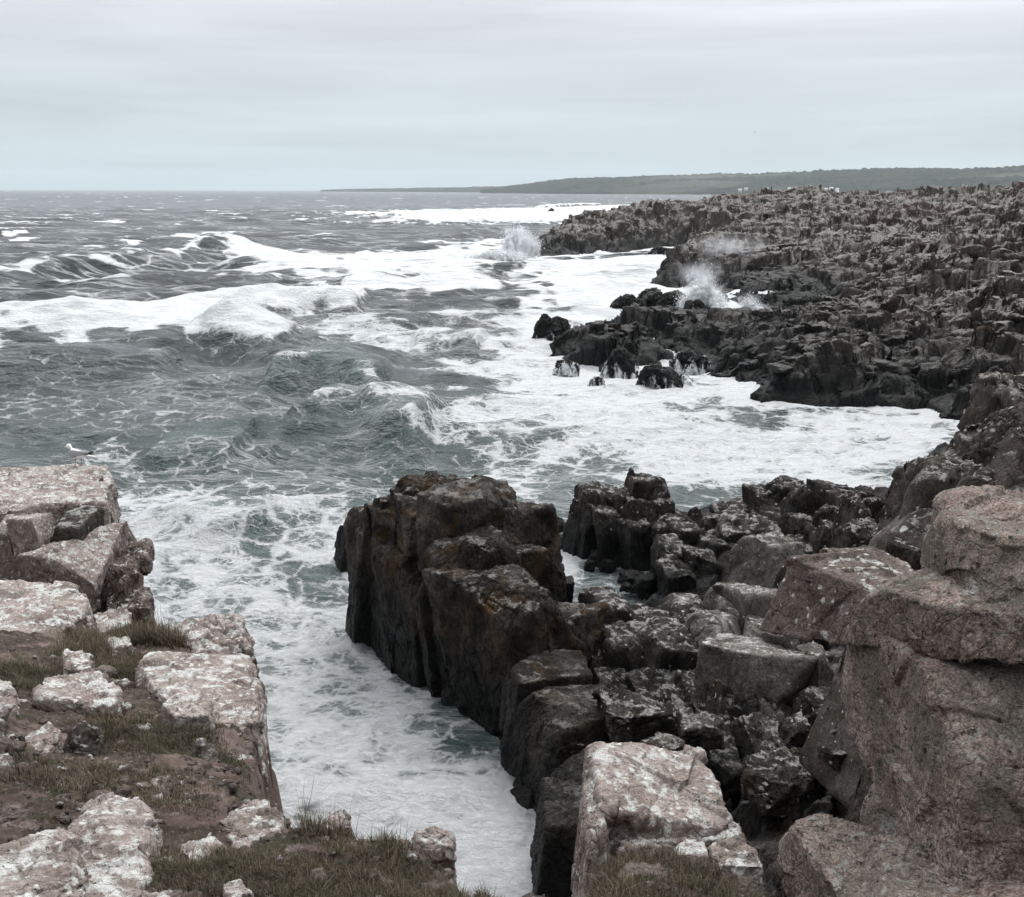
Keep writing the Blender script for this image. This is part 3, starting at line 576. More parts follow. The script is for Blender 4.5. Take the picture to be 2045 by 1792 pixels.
# ------------------------------------------------------------------ central sea stack
def stack():
    B = []
    A0 = atZ(700, 1235)[:2]; A1 = atZ(850, 1385)[:2]; A2 = atZ(985, 1490)[:2]; A3 = atZ(1075, 1650)[:2]; A4 = atZ(1135, 1765)[:2]
    pl = np.array([A0, A1, A2, A3, A4]); seg = np.linalg.norm(np.diff(pl, axis=0), axis=1); cum = np.r_[0, np.cumsum(seg)]
    rg = np.random.default_rng(11); s = -.6; k = 0
    top = lambda s: np.interp(s, [0, 2, 4.5, 7, 8.9, 11, 13, 16], [3.4, 4.9, 5.7, 4.5, 3.1, 2.3, 2.0, 1.9])
    while s < cum[-1] + .5:                                  # the long wall that falls into the channel
        w_ = rg.uniform(1.3, 2.8) if s < 9 else rg.uniform(.9, 1.4); c = np.array([np.interp(s + w_ / 2, cum, pl[:, j]) for j in (0, 1)])
        c1 = np.array([np.interp(s + w_ / 2 + .5, cum, pl[:, j]) for j in (0, 1)]); c0 = np.array([np.interp(s + w_ / 2 - .5, cum, pl[:, j]) for j in (0, 1)])
        t = (c1 - c0); t /= np.linalg.norm(t) + 1e-9; nrm = np.array([-t[1], t[0]]); yaw = math.atan2(t[1], t[0])
        for row, (off, th, dh) in enumerate(((1.1, 1.8, -.1), (2.3, 1.9, .1 if s < 5 else -1.0), (3.9, 2.0, -1.0))[:3 if s < 3.2 else 2]):
            h = top(s) + dh + rg.uniform(-.28, .28) + 1
            z0 = -1.0; cuts = [] ; zz_ = .3 + rg.uniform(0, 1.2)
            while zz_ < h - 1.9:
                if rg.random() < .55: cuts.append(zz_)
                zz_ += rg.uniform(1.2, 2.6)
            for z1 in cuts + [h - 1]:
                cc = c + nrm * (off + rg.uniform(-.13, .13) + .05 * (z1 + 1)); hh = z1 - z0
                B.append(block((cc[0], cc[1], (z0 + z1) / 2), (w_ * rg.uniform(1.05, 1.2), th * 1.2, hh * 1.10), yaw + rg.normal(0, .11), (rg.normal(0, .05), rg.normal(0, .06)), 100 + k, p=30, chops=4, rs=w_ * .6, stretch=(1, 1, .8), crack=.7, rel=.9)); k += 1
                z0 = z1 - .05
        s += w_
    # crown and right flank, each block where the photo shows it: x0, x1, top row, distance, thickness, yaw
    for i, (x0, x1, yt, Y, th, yw) in enumerate([(700, 750, 1048, 33.4, 1.6, .3), (716, 756, 1000, 33.2, .8, .1), (742, 800, 984, 32.6, 1.8, .4), (772, 850, 954, 31.8, 2.2, .2), (838, 905, 943, 31.2, 2.4, .1), (885, 935, 947, 31.0, 2.2, -.2),
            (938, 972, 946, 32.0, 1.2, .2), (925, 990, 990, 31.0, 2.4, -.3), (955, 1000, 1022, 31.6, 2.0, .0), (960, 1036, 1068, 31.8, 2.2, -.2), (1010, 1070, 1082, 33.0, 2.2, .3), (960, 1030, 1112, 30.0, 2.4, .3),
            (1040, 1098, 1124, 33.0, 1.8, .1), (1085, 1112, 1160, 33.6, 1.2, .0), (1108, 1143, 1143, 34.4, .9, .2), (1000, 1070, 1135, 30.6, 2.2, .1), (1030, 1105, 1158, 30.4, 2.0, .2), (1060, 1112, 1195, 30.6, 1.6, -.2), (970, 1040, 1195, 28.4, 2.0, .3),
            (1045, 1130, 1255, 28.4, 1.9, .1), (1020, 1085, 1270, 27.4, 2.0, .3), (1095, 1170, 1230, 30.0, 1.6, .2), (1040, 1110, 1330, 25.8, 2.0, .2), (1060, 1130, 1400, 24.0, 1.8, .2)]):
        B.append(pcol(x0, x1, yt, Y, th * .8, zb=-.5, seed=200 + i, yaw=yw, lean=(.05, .0), p=34, crack=.9, chops=3, rel=1.2))
    rockobj('sea_stack', B, M['stack'], 'massive dark brown sea stack rising from the foam at the centre, above the channel', 'sea stack')
    rockobj('wave_washed_rock', [block((*(atZ(700, 1140)[:2] + np.array([-.2, .6])), .4), (.7, .9, 2.4), .3, (0, .15), 291, crack=.6)], M['stack'], 'small dark slab leaning at the left foot of the sea stack in the foam')
stack()
# ------------------------------------------------------------------ pinnacles and ridges of the cove: (x0, x1, top row, distance, thickness, yaw)
def cluster(name, lst, mat, label, cat, seed, zb=-.6, lean=(.02, 0), **k):
    kk = dict(p=34, crack=.9, chops=4, rel=1.2); kk.update(k)
    return rockobj(name, [pcol(x0 - 2, x1 + 2, yt, Y, th, zb=(q[0] if q else zb), seed=seed + i, yaw=yw, lean=lean, **kk) for i, (x0, x1, yt, Y, th, yw, *q) in enumerate(lst)], mat, label, cat)
cluster('rock_pinnacle', [(1148, 1200, 957, 41.5, 2.0, .2), (1180, 1232, 970, 41.8, 1.8, .3), (1146, 1185, 990, 41.0, 1.5, .5), (1190, 1236, 1010, 40.6, 1.6, .1)], M['pinn'], 'dark split pinnacle leftmost of the row behind the cove, beside the open foam', 'rock pinnacle', 300)
cluster('rock_pinnacle', [(1242, 1290, 938, 41.5, 1.8, .1), (1252, 1286, 928, 41.8, .9, .3), (1290, 1328, 952, 42.0, 1.4, .2), (1240, 1310, 978, 40.6, 2.0, .2), (1290, 1345, 990, 41.0, 1.8, .1), (1240, 1300, 1030, 39.8, 1.6, .2), (1320, 1352, 1012, 41.5, 1.0, .2)], M['pinn'], 'tallest dark pinnacle of the cove with a small pink cap stone', 'rock pinnacle', 320)
cluster('rock_ridge', [(1310, 1365, 1020, 39.5, 2.0, .1), (1345, 1400, 1028, 38.8, 2.0, .2), (1375, 1398, 1010, 40, .7, .1), (1402, 1440, 1018, 40.0, 1.0, .2), (1420, 1470, 1030, 39.5, 1.6, .3), (1312, 1370, 1075, 37.0, 2.0, .2), (1360, 1420, 1085, 36.4, 2.0, .1), (1400, 1450, 1060, 37.6, 2.0, .2), (1440, 1500, 1085, 36.8, 1.6, .1), (1320, 1380, 1110, 35.4, 1.4, .3)], M['pinn'], 'low jagged ridge of dark rock right of the tallest pinnacle', 'rock ridge', 340)
cluster('leaning_rock', [(1448, 1560, 1008, 39.0, 3.0, .2), (1440, 1520, 1040, 38.0, 2.4, .5), (1500, 1560, 1050, 37.6, 2.0, .3)], M['pinn'], 'broad humped dark rock between the low ridge and the square topped rock', 'rock', 360)
cluster('rock_pinnacle', [(1522, 1608, 948, 40.5, 2.2, .15), (1510, 1570, 975, 40.2, 1.6, .2), (1530, 1600, 1000, 39.4, 2.0, .1)], M['pinn'], 'square topped dark pinnacle standing against the white water', 'rock pinnacle', 370)
cluster('rock_pinnacle', [(1590, 1634, 962, 38.5, 1.4, .2), (1622, 1662, 960, 38.8, 1.2, .1), (1580, 1640, 1020, 37.0, 1.8, .2), (1560, 1620, 1070, 35.6, 1.8, .1), (1620, 1660, 1050, 35.6, 1.6, .3)], M['pinn'], 'twin topped pinnacle with a rusty cap right of the square topped one', 'rock pinnacle', 380)
cluster('rock_pinnacle', [(1672, 1720, 965, 36.5, 1.8, .4), (1650, 1700, 1000, 35.5, 1.6, .5), (1640, 1680, 1035, 34.5, 1.4, .3)], M['pinn'], 'pointed grey pinnacle leaning right among the row', 'rock pinnacle', 390)
cluster('rock_pillar', [(1690, 1745, 990, 32.5, 1.8, .1), (1725, 1776, 986, 32.8, 1.6, .1), (1690, 1770, 1040, 31.5, 1.6, .1), (1688, 1740, 1090, 30.6, 1.4, .1)], M['pinn'], 'tall square grey pillar with a flat split top at the right end of the row', 'rock pillar', 400)
cluster('rock_ledge', [(1770, 1820, 1030, 33.5, 1.6, .1), (1784, 1815, 985, 36, .8, .2), (1765, 1830, 1075, 31.5, 1.6, .2)], M['pinn'], 'dark ledge wedged between the square pillar and the right hand cliff', 'rock', 410)
cluster('rock_ridge', [(1174, 1262, 1166, 28.6, 2.6, .25), (1235, 1340, 1190, 28.2, 2.8, .1), (1310, 1430, 1182, 28.0, 3.0, -.1), (1185, 1290, 1235, 27.4, 1.8, .2), (1270, 1390, 1240, 27.0, 1.8, .1)], M['pinn'], 'long dark rounded ridge running left from the pale crest in the middle of the cove', 'rock ridge', 420, crack=.35, chops=7, p=16, rs=2.4, rel=.6)
cluster('crest_rock', [(1400, 1500, 1160, 28.0, 3.0, .15), (1470, 1580, 1146, 27.8, 3.0, .0), (1540, 1620, 1185, 27.2, 2.4, .2), (1385, 1480, 1215, 26.6, 2.0, .3), (1470, 1570, 1225, 26.2, 1.8, -.1)], M['pale'], 'pale lichened crest of fractured rock in the middle of the cove', 'rock', 430, crack=.5, chops=7, p=16, rs=2.0, rel=.6)
cluster('cube_boulder', [(1440, 1565, 1262, 24.6, 2.6, .75)], M['pale'], 'large square grey boulder with a smooth slanting face below the pale crest', 'boulder', 440, zb=1.0, crack=.15, chops=3, rel=.7)
cluster('boulder', [(1555, 1612, 1228, 25.4, 1.2, .4)], M['pale'], 'narrow upright grey boulder right of the large square one', 'boulder', 441, zb=1.4, crack=.2, chops=5, lean=(0, -.25))
cluster('boulder', [(1595, 1655, 1275, 24.6, 1.2, .4)], M['pale'], 'small grey boulder at the right end below the upright one', 'boulder', 442, zb=1.4, crack=.3, chops=5)
cluster('boulder', [(1495, 1585, 1058, 33.0, 2.4, .5)], M['pale'], 'rounded grey boulder lying in the hollow behind the pale crest', 'boulder', 443, zb=.6, crack=.2, chops=8)
cluster('boulder', [(1560, 1640, 1115, 30.0, 2.0, .4)], M['pinn'], 'pale topped boulder between the rounded boulder and the square pillar', 'boulder', 444, zb=.6, crack=.3, chops=7)
cluster('rock_column', [(1600, 1660, 1160, 28.6, 1.8, .2), (1650, 1700, 1150, 29.0, 1.8, .3), (1610, 1650, 1210, 27, 1.2, .1), (1640, 1690, 1205, 26.8, 1.4, .1)], M['pinn'], 'group of short dark columns right of the pale crest', 'rock', 450)
cluster('round_boulder', [(1135, 1220, 1262, 27.4, 2.2, .3)], M['pinn'], 'egg shaped cracked dark boulder below the gap to the sea stack', 'boulder', 460, zb=.2, crack=.8, chops=9, p=8)
cluster('broken_slope', [(1130, 1200, 1350, 26.0, 2, .2), (1195, 1290, 1340, 25.6, 2.2, .3), (1260, 1370, 1330, 25.4, 2.2, .2), (1350, 1450, 1345, 25.0, 2.2, .2), (1420, 1520, 1380, 24.0, 2.4, .2), (1500, 1620, 1390, 23.4, 2.2, .3), (1580, 1680, 1370, 23.0, 2.2, .1),
          (1380, 1480, 1440, 22.6, 2.2, .2), (1470, 1590, 1450, 22.0, 2.4, .2)], M['pinn'], 'broken dark rock slope under the ridge, layered and shadowed', 'rock slope', 470, crack=.9, lean=(.3, .1))
rg_ = np.random.default_rng(77)
named = [((1085, 1150, 1385, 24.6), 'flat topped pale stone beside the channel wall'), ((1095, 1160, 1430, 23.0), 'speckled block below the flat topped pale stone'), ((1195, 1340, 1385, 22.4), 'craggy pale grey outcrop behind the pink lichened block'),
         ((1480, 1650, 1505, 19.6), 'wide dark layered boulder above the black chasm'), ((1560, 1650, 1425, 21.4), 'grey boulder with a pale top left of the big pink rock'), ((1640, 1720, 1480, 18.6), 'pale flecked boulder against the big pink rock'),
         ((1120, 1180, 1470, 22.4), 'white flecked stone over the dark channel wall'), ((1350, 1450, 1420, 21.6), 'slanting dark boulder behind the block with white lichens'), ((1290, 1370, 1470, 20.8), 'low dark stone right behind the pink block'),
         ((1620, 1690, 1410, 21.0), 'dark boulder wedged under the pink cliff edge')]
for i, ((x0, x1, yt, Y), lb) in enumerate(named):
    cluster('boulder', [(x0, x1, yt, Y, (x1 - x0) / F * Y * .9, rg_.uniform(0, .8))], M['pinn'], lb, 'boulder', 500 + i * 3, zb=atY(x0, yt, Y)[2] - (x1 - x0) / F * Y * .8, crack=.6, chops=8, stretch=(1, 1, 1))
# dark wet rocks in the foam of the small cove
wet = [(1092, 1048, 68, 30), (1130, 1080, 42, 20), (1165, 1090, 44, 22), (1192, 1110, 36, 20), (1215, 1125, 30, 16), (1178, 1125, 20, 14), (1262, 1148, 50, 20), (1290, 1160, 50, 24), (1240, 1095, 40, 22), (1215, 1085, 40, 24), (1250, 1170, 24, 10)]
for i, (x, y, w_, h_) in enumerate(wet):
    c = atZ(x, y + h_ * .5); s = w_ / F * c[1]
    rockobj('wet_rock', [block((c[0], c[1], h_ / F * c[1] * .25), (s, s * .9, h_ / F * c[1] * 1.5), rg_.uniform(0, 3), (0, 0), 540 + i, chops=7, crack=.8, rel=1.6)], M['stack'], 'small black wet rock in the foam between the sea stack and the pinnacles', 'rock', 'wet rocks of the small cove')
# boulders washed by foam off the middle headland: (centre x, waterline row, width, height)
sea_rocks = [(1315, 783, 78, 52, 'round black boulder streaming with white water before the dark shelf'), (1240, 752, 62, 46, 'black boulder left of the streaming round one, foam round its foot'), (1378, 735, 66, 30, 'flat topped black rock in white water right of the round boulder'),
             (1365, 775, 40, 22, 'low black rock at the right foot of the streaming boulder'), (1135, 738, 40, 14, 'low black reef rock leftmost in the surf'), (1192, 768, 30, 12, 'tiny black rock awash below the headland'), (1120, 692, 60, 52, 'square black rock left of the small waterfall'),
             (1085, 690, 38, 62, 'black rock prow at the seaward tip of the middle headland'), (1190, 688, 60, 28, 'black rock awash behind the waterfalls'), (1200, 712, 70, 40, 'long black rock sloping into the surf'), (1255, 625, 66, 34, 'rounded black rock on the back of the middle headland'),
             (1300, 620, 60, 36, 'brown rounded rock topping the middle headland'), (1345, 625, 70, 40, 'broad brown rock topping the middle headland right of the rounded one'), (1395, 640, 60, 34, 'brown knob at the landward end of the middle headland'), (1322, 512, 54, 14, 'flat dark rock alone in the foam of the far bay'),
             (1100, 424, 14, 5, 'tiny dark rock awash in the distant surf'), (1440, 604, 26, 18, 'small black rock between the two bursts of spray')]
for i, (x, yb, w_, h_, lb) in enumerate(sea_rocks):
    c = atZ(x, yb); Y = c[1]; s = w_ / F * Y; hh = h_ / F * Y
    up_ = 2.0 if yb < 660 and yb > 600 and x < 1420 else 0
    rockobj('surf_rock', [block((c[0], Y + s * .3, hh * .5 - .3 + up_ * 0), (s, s * .8, hh + 1.0), rg_.uniform(-.4, .4), (rg_.uniform(-.2, .2), rg_.uniform(-.2, .2)), 600 + i, chops=14, crack=.9, rel=1.7, rs=s * .6, n=34, p=10, jit=.3, chop=(.1, .6)), block((c[0] + s * .3, Y + s * .1, hh * .3 - .3), (s * .6, s * .6, hh * .7 + 1), rg_.uniform(0, 3), (0, .2), 640 + i, chops=14, crack=.9, rel=1.7, rs=s * .4, n=26, p=10, jit=.3, chop=(.1, .6)),
        block((c[0] - s * .35, Y + s * .2, hh * .25 - .3), (s * .5, s * .5, hh * .6 + 1), rg_.uniform(0, 3), (0, -.2), 680 + i, chops=14, crack=.9, rel=1.7, rs=s * .4, n=24, p=10, jit=.3, chop=(.1, .6))], M['surf'] if up_ == 0 else M['shelf'], lb)
# ------------------------------------------------------------------ foreground ground
GC = [(700, 1792, 11.75), (1100, 1788, 11.5), (650, 1665, 11.5), (850, 1690, 11.45), (1000, 1760, 11.45), (400, 1792, 11.8), (300, 1700, 11.55), (200, 1500, 11.1), (300, 1480, 10.95), (350, 1400, 10.75), (250, 1300, 10.3), (300, 1250, 9.95), (100, 1450, 11.05), 
      (430, 1260, 9.9), (1300, 1720, 11.2), (1500, 1770, 11.25), (1250, 1790, 11.6), (1700, 1792, 10.9), (1900, 1750, 10.8), (0, 1600, 11.5),  (480, 1700, 11.5)]
GE = [(-60, 905, 9.2), (205, 930, 9.2), (215, 1010, 8.4), (225, 1100, 8.1), (235, 1190, 8.2), (330, 1235, 9.8), (490, 1235, 9.9), (505, 1300, 10.4), (515, 1420, 10.6), (505, 1560, 10.8), (560, 1632, 11.2), (640, 1652, 11.4), (750, 1662, 11.4), (860, 1668, 11.4), (930, 1710, 11.4), (980, 1768, 11.45), (1040, 1798, 11.5), (1150, 1798, 11.5), (1185, 1700, 11.1), (1350, 1690, 11.1), (1480, 1700, 11.1), (1560, 1775, 11.2), (1640, 1700, 11.2), (1700, 1600, 11.)]
GE_W = [tuple(atZ(a, b, c)[:2]) for a, b, c in GE] + [(3.5, 7.5), (9, 10), (14, 6), (12, -4), (-14, -4), (-14, 20)]
GP = np.array([atZ(a, b, c - .05) for a, b, c in GC] + [(-7.5, 17, 7.6), (-6.6, 16.8, 7.6), (-7, 14, 7.9), (-5.3, 14, 8.0), (-9, 20, 7.6), (-5, 12, 8.8), (-3.6, 11, 9.3)] + [(0, 0, 12.4), (-4, 0, 12.6), (4, 0, 12.5), (0, -3, 12.7), (8, 0, 12.7), (2.2, 3.0, 10.9), (3, 4, 10.8), (1.6, 2.2, 11.2), (-9, 0, 12.4), (8, 6, 12.4), (-9, 12, 10.5)])
def ground_h(X, Y):
    return tps(GP[:, :2] / 4, GP[:, 2], np.stack([X.ravel(), Y.ravel()], -1) / 4, .01).reshape(X.shape)
def ground_z(X, Y):
    sh = X.shape; P = np.stack([X.ravel(), Y.ravel(), 0 * X.ravel()], -1).astype(f32)
    w1 = fbm(P * f32(2.0), 3, .6, 41).reshape(sh)
    d, ins = segdist(X + w1 * .12, Y + w1 * .12, GE_W); sd = np.where(ins, d, -d)
    h = np.clip(ground_h(X, Y), 7.2, 13.2)
    k = .05 + .05 * fbm(P * f32(1.6), 5, .6, 42).reshape(sh) * 2 + .045 * fbm(P * f32(11), 4, .65, 43).reshape(sh)
    z = h - np.clip((Y - 4.8) / 2.5, 0, 1) * .16 + k * .8 + .022 * facet2(X, Y, .7, .6, 11, 1.0, .6, .2) + .022 * facet2(X, Y, .25, .22, 12, 1.0, .6) - .22 * np.exp(-np.clip(sd, 0, 9) / .12)
    return z, sd
def build_ground():
    Yr = np.concatenate([np.linspace(-3.5, 1.4, 20), np.geomspace(1.5, 24, 760)]); us = np.concatenate([np.linspace(-1.5, -.5, 40)[:-1], np.linspace(-.5, .5, 820), np.linspace(.5, 1.5, 40)[1:]])
    Y, U = np.meshgrid(Yr, us, indexing='ij'); X = U * np.maximum(Y, 2.5)
    z, sd = ground_z(X, Y); z = np.where(sd < 0, z + sd * 9.0, z); z = np.maximum(z, -1)
    V = np.stack([X, Y, z], -1).reshape(-1, 3); Q = grid_quads(*X.shape, mask=(z > -.9)); V, Q = compact(V, Q)
    m, nt, b, _ = newmat('turf_soil'); L = nt.links; geo = N(nt, 'ShaderNodeNewGeometry'); P = geo.outputs['Position']
    nz = N(nt, 'ShaderNodeSeparateXYZ'); L.new(geo.outputs['Normal'], nz.inputs[0])
    c = ramp(nt, [(.32, (.035, .026, .02)), (.5, (.085, .062, .05)), (.68, (.17, .13, .11))], noise(nt, P, 5, 8, .7, .4))
    c = mixc(nt, ramp(nt, [(.50, 0.), (.60, .8)], noise(nt, P, 2.2, 6, .65)), c, (.055, .055, .028))
    c = mixc(nt, ramp(nt, [(.57, 0.), (.64, .8)], noise(nt, P, 34, 6, .75)), c, (.33, .27, .24))
    rk = ramp(nt, [(.30, (.06, .045, .038)), (.5, (.19, .135, .115)), (.7, (.33, .26, .23))], noise(nt, mapv(nt, P, (1, 1, .4)), 3, 9, .7))
    c = mixc(nt, ramp(nt, [(.53, 0.), (.58, 1.)], noise(nt, P, 1.5, 6, .6, .3)), c, rk)
    c = mixc(nt, ramp(nt, [(.35, 1.), (.6, 0.)], nz.outputs[2]), c, rk)
    L.new(c, b.inputs['Base Color']); b.inputs['Roughness'].default_value = .95; b.inputs['Specular IOR Level'].default_value = .2
    bp = N(nt, 'ShaderNodeBump', i_Strength=1.0, i_Distance=.06); L.new(noise(nt, P, 12, 9, .8), bp.inputs['Height']); L.new(bp.outputs[0], b.inputs['Normal'])
    tag(mk('clifftop_ground', V, Q, m, loc=(0, 0, 0)), 'bare soil and turf of the clifftop', kind='structure')
build_ground()
def Z(*p): return [atZ(a, b, c) for a, b, c in p]
def pr(pts, down, seed, **k):
    g_ = k.pop('grow', 1.15); C = np.array(Z(*pts)); m = C.mean(0); return prism(m + (C - m) * np.array([g_, g_, 1.0]), down, seed, **k)
def near(name, parts, label, cat='rock', mat='pink', group=None): return rockobj(name, parts, M[mat], label, cat, group)
# --- left headland with the gull
near('cliff_block', [pr([(-140, 985, 9.3), (-120, 935, 9.3), (60, 930, 9.32), (120, 926, 9.32), (195, 927, 9.32), (210, 950, 9.3), (192, 1000, 9.2), (150, 1002, 9.2)], .8, 700, crack=.35, rel=.8, rs=1.0, n=90)],
     'flat topped pink slab on which the gull stands', 'rock ledge')
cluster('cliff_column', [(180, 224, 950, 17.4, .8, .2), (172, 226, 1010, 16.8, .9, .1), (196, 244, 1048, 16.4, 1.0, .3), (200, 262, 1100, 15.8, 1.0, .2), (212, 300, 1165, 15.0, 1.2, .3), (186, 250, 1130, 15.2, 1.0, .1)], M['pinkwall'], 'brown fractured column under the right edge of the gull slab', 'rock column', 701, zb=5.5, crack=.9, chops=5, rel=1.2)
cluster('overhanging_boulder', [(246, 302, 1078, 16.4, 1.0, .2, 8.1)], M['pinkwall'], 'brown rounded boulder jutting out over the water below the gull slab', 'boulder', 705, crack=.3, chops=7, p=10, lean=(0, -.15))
cl = lambda lb, lst, seed, mat='pink', nm='cliff_block', cat='rock', **k: cluster(nm, lst, M[mat], lb, cat, seed, zb=7.0, **{**dict(lean=(.04, 0), crack=.35, chops=4, rel=.8, n=80), **k})
cl('grey rounded block in the middle of the left cliff face', [(118, 192, 1001, 15.9, 1.3, .1, 8.5)], 706, 'grey', crack=.1, p=12)
cl('pinkish cliff block with white lichens below the grey rounded block', [(108, 208, 1050, 15.5, 1.5, -.1)], 707, stretch=(1, 1, .8))
cl('pale lichened block split by upright cracks at the left edge', [(68, 116, 1006, 15.8, 1.6, .1), (46, 72, 1016, 15.7, 1.2, .15), (14, 48, 1014, 15.8, 1.3, .05)], 708)
cl('dark cliff rock behind the grass at the left edge', [(-90, 20, 1000, 17.4, 2, .1)], 7080, 'pinkwall')
near('cliff_ledge', [pr([(-140, 1010, 9.3), (-60, 975, 9.32), (110, 985, 9.28), (112, 1000, 9.25), (10, 1018, 9.25)], 1.2, 709, rs=.7, crack=.4)], 'thin pale ledge under the gull slab at the left edge')
# --- left middle
near('flat_boulder', [pr([(-150, 1175, 10.1), (0, 1158, 10.1), (100, 1150, 10.05), (160, 1175, 10.0), (165, 1215, 9.9), (130, 1258, 9.95), (60, 1288, 10.05), (-150, 1310, 10.2)], 1.0, 710, rs=.9, crack=.25, rel=.8, n=90)], 'broad flat boulder covered in white lichens at the left edge', 'boulder')
near('stone', [pr([(188, 1225, 10.0), (222, 1210, 10.0), (252, 1220, 10.), (258, 1245, 9.95), (200, 1260, 9.95)], .5, 711, rs=.4, crack=.4)], 'white crusted stone in the grass right of the broad flat boulder', 'stone')
near('stone', [pr([(205, 1275, 10.1), (255, 1268, 10.1), (262, 1285, 10.1), (210, 1295, 10.1)], .3, 712, rs=.3)], 'small flat stone in the grass below the white crusted stone', 'stone')
near('boulder', [pr([(345, 1265, 9.95), (400, 1225, 10.05), (440, 1208, 10.1), (485, 1232, 10.0), (492, 1290, 10.0), (400, 1300, 10.)], 1.6, 713, rs=.6, crack=.6, rel=1.3), pr([(325, 1250, 9.9), (370, 1240, 9.95), (390, 1270, 9.9), (345, 1290, 9.9)], .6, 714, rs=.3)], 'knobbly lichened boulder on the cliff edge behind the pink slab', 'boulder')
near('cliff_slab', [pr([(285, 1325, 10.55), (312, 1292, 10.5), (400, 1296, 10.5), (492, 1300, 10.45), (500, 1340, 10.45), (505, 1400, 10.55), (450, 1400, 10.6), (330, 1382, 10.6)], 1.0, 715, rs=.9, crack=.18, rel=.6, n=90),
     pr([(420, 1410, 10.68), (505, 1380, 10.6), (515, 1420, 10.6), (512, 1440, 10.6), (430, 1465, 10.65)], 2.2, 716, rs=.6, crack=.5, rel=.9)], 'large flat pink slab with lichens on the edge of the channel', 'rock slab')
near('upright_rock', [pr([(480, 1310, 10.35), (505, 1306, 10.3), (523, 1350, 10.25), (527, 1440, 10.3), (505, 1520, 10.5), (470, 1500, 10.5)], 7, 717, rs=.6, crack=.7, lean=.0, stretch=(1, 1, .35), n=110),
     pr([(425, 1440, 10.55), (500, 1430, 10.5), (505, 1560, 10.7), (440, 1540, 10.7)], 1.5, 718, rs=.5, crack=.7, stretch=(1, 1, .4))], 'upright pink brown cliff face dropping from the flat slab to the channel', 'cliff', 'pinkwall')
near('boulder', [pr([(325, 1400, 10.85), (370, 1375, 10.85), (412, 1388, 10.8), (415, 1425, 10.8), (350, 1425, 10.85)], .45, 719, rs=.35, crack=.5)], 'low pink stone half sunk in turf at the foot of the flat slab', 'stone')
near('boulder', [pr([(95, 1350, 10.9), (150, 1335, 10.9), (200, 1345, 10.85), (232, 1375, 10.85), (225, 1400, 10.85), (150, 1400, 10.9), (80, 1385, 10.95)], .5, 720, rs=.5, crack=.5)], 'white crusted boulder with jagged right end in the middle of the left slope', 'boulder')
near('stone', [pr([(130, 1300, 10.6), (180, 1302, 10.6), (185, 1340, 10.65), (130, 1330, 10.65)], .45, 721, rs=.35)], 'small pinkish stone standing above the white crusted boulder', 'stone')
near('pointed_rock', [pr([(100, 1480, 11.15), (135, 1418, 11.3), (160, 1405, 11.3), (205, 1480, 11.1), (215, 1530, 11.1), (150, 1530, 11.1)], .7, 722, rs=.4, crack=.4, extra=[((.75, -.45, .6), .22), ((-.8, -.4, .6), .22)])], 'pointed grey rock with a white lichened right face', 'rock', 'grey')
near('stone', [pr([(45, 1470, 11.1), (95, 1440, 11.1), (120, 1460, 11.1), (90, 1505, 11.1), (40, 1500, 11.1)], .3, 723, rs=.3)], 'low pink stone left of the pointed grey rock', 'stone')
near('boulder', [pr([(405, 1480, 11.0), (440, 1490, 11.0), (470, 1540, 11.0), (498, 1580, 10.95), (470, 1600, 11.0), (440, 1600, 11.1), (400, 1520, 11.1)], .8, 724, rs=.45, crack=.5, extra=[((.8, -.3, .5), .25)])], 'black and white stained rock leaning on the cliff edge', 'rock', 'grey')
near('boulder', [pr([(300, 1570, 11.3), (330, 1540, 11.25), (380, 1560, 11.2), (425, 1600, 11.25), (440, 1640, 11.3), (400, 1665, 11.35), (320, 1620, 11.35)], .5, 725, rs=.4, crack=.5)], 'low pink boulder right above the pale rounded rocks', 'boulder')
near('boulder', [pr([(440, 1635, 11.45), (480, 1605, 11.4), (530, 1595, 11.4), (565, 1640, 11.4), (550, 1670, 11.45), (480, 1690, 11.5)], .5, 726, rs=.45, crack=.35, lean=-.1)], 'speckled pink boulder at the clifftop beside the channel', 'boulder')
near('stone', [pr([(652, 1628, 11.52), (680, 1615, 11.52), (702, 1625, 11.52), (703, 1655, 11.48), (652, 1658, 11.48)], .2, 727, rs=.2, crack=.3)], 'small square pink stone alone on the clifftop edge above the foam', 'stone')
near('stone', [pr([(830, 1655, 11.46), (862, 1646, 11.46), (900, 1668, 11.42), (900, 1685, 11.42), (840, 1685, 11.42)], .2, 728, rs=.2, crack=.4)], 'pale stone half hidden by turf at the curve of the clifftop edge', 'stone')
# --- bottom left
near('pale_boulder', [pr([(150, 1612, 11.75), (205, 1580, 11.7), (255, 1580, 11.7), (300, 1600, 11.7), (308, 1660, 11.72), (300, 1700, 11.8), (200, 1690, 11.8), (130, 1650, 11.8)], .55, 730, rs=.5, crack=.3, p=9, rel=.7)], 'pale rounded boulder with big white lichen rings, upper of the bottom left heap', 'boulder')
near('pale_boulder', [pr([(-160, 1740, 12.0), (-20, 1690, 11.95), (40, 1655, 11.9), (120, 1652, 11.88), (160, 1690, 11.88), (165, 1735, 11.92), (100, 1760, 11.98), (-160, 1790, 12.05)], .5, 731, rs=.5, crack=.2, p=9, rel=.7)], 'pale rounded boulder nearest the bottom left corner', 'boulder')
near('pale_boulder', [pr([(150, 1690, 11.83), (240, 1680, 11.8), (300, 1700, 11.8), (310, 1745, 11.85), (250, 1765, 11.9), (150, 1750, 11.9)], .5, 732, rs=.45, crack=.3, p=9)], 'grey pink boulder between the two pale rounded ones', 'boulder')
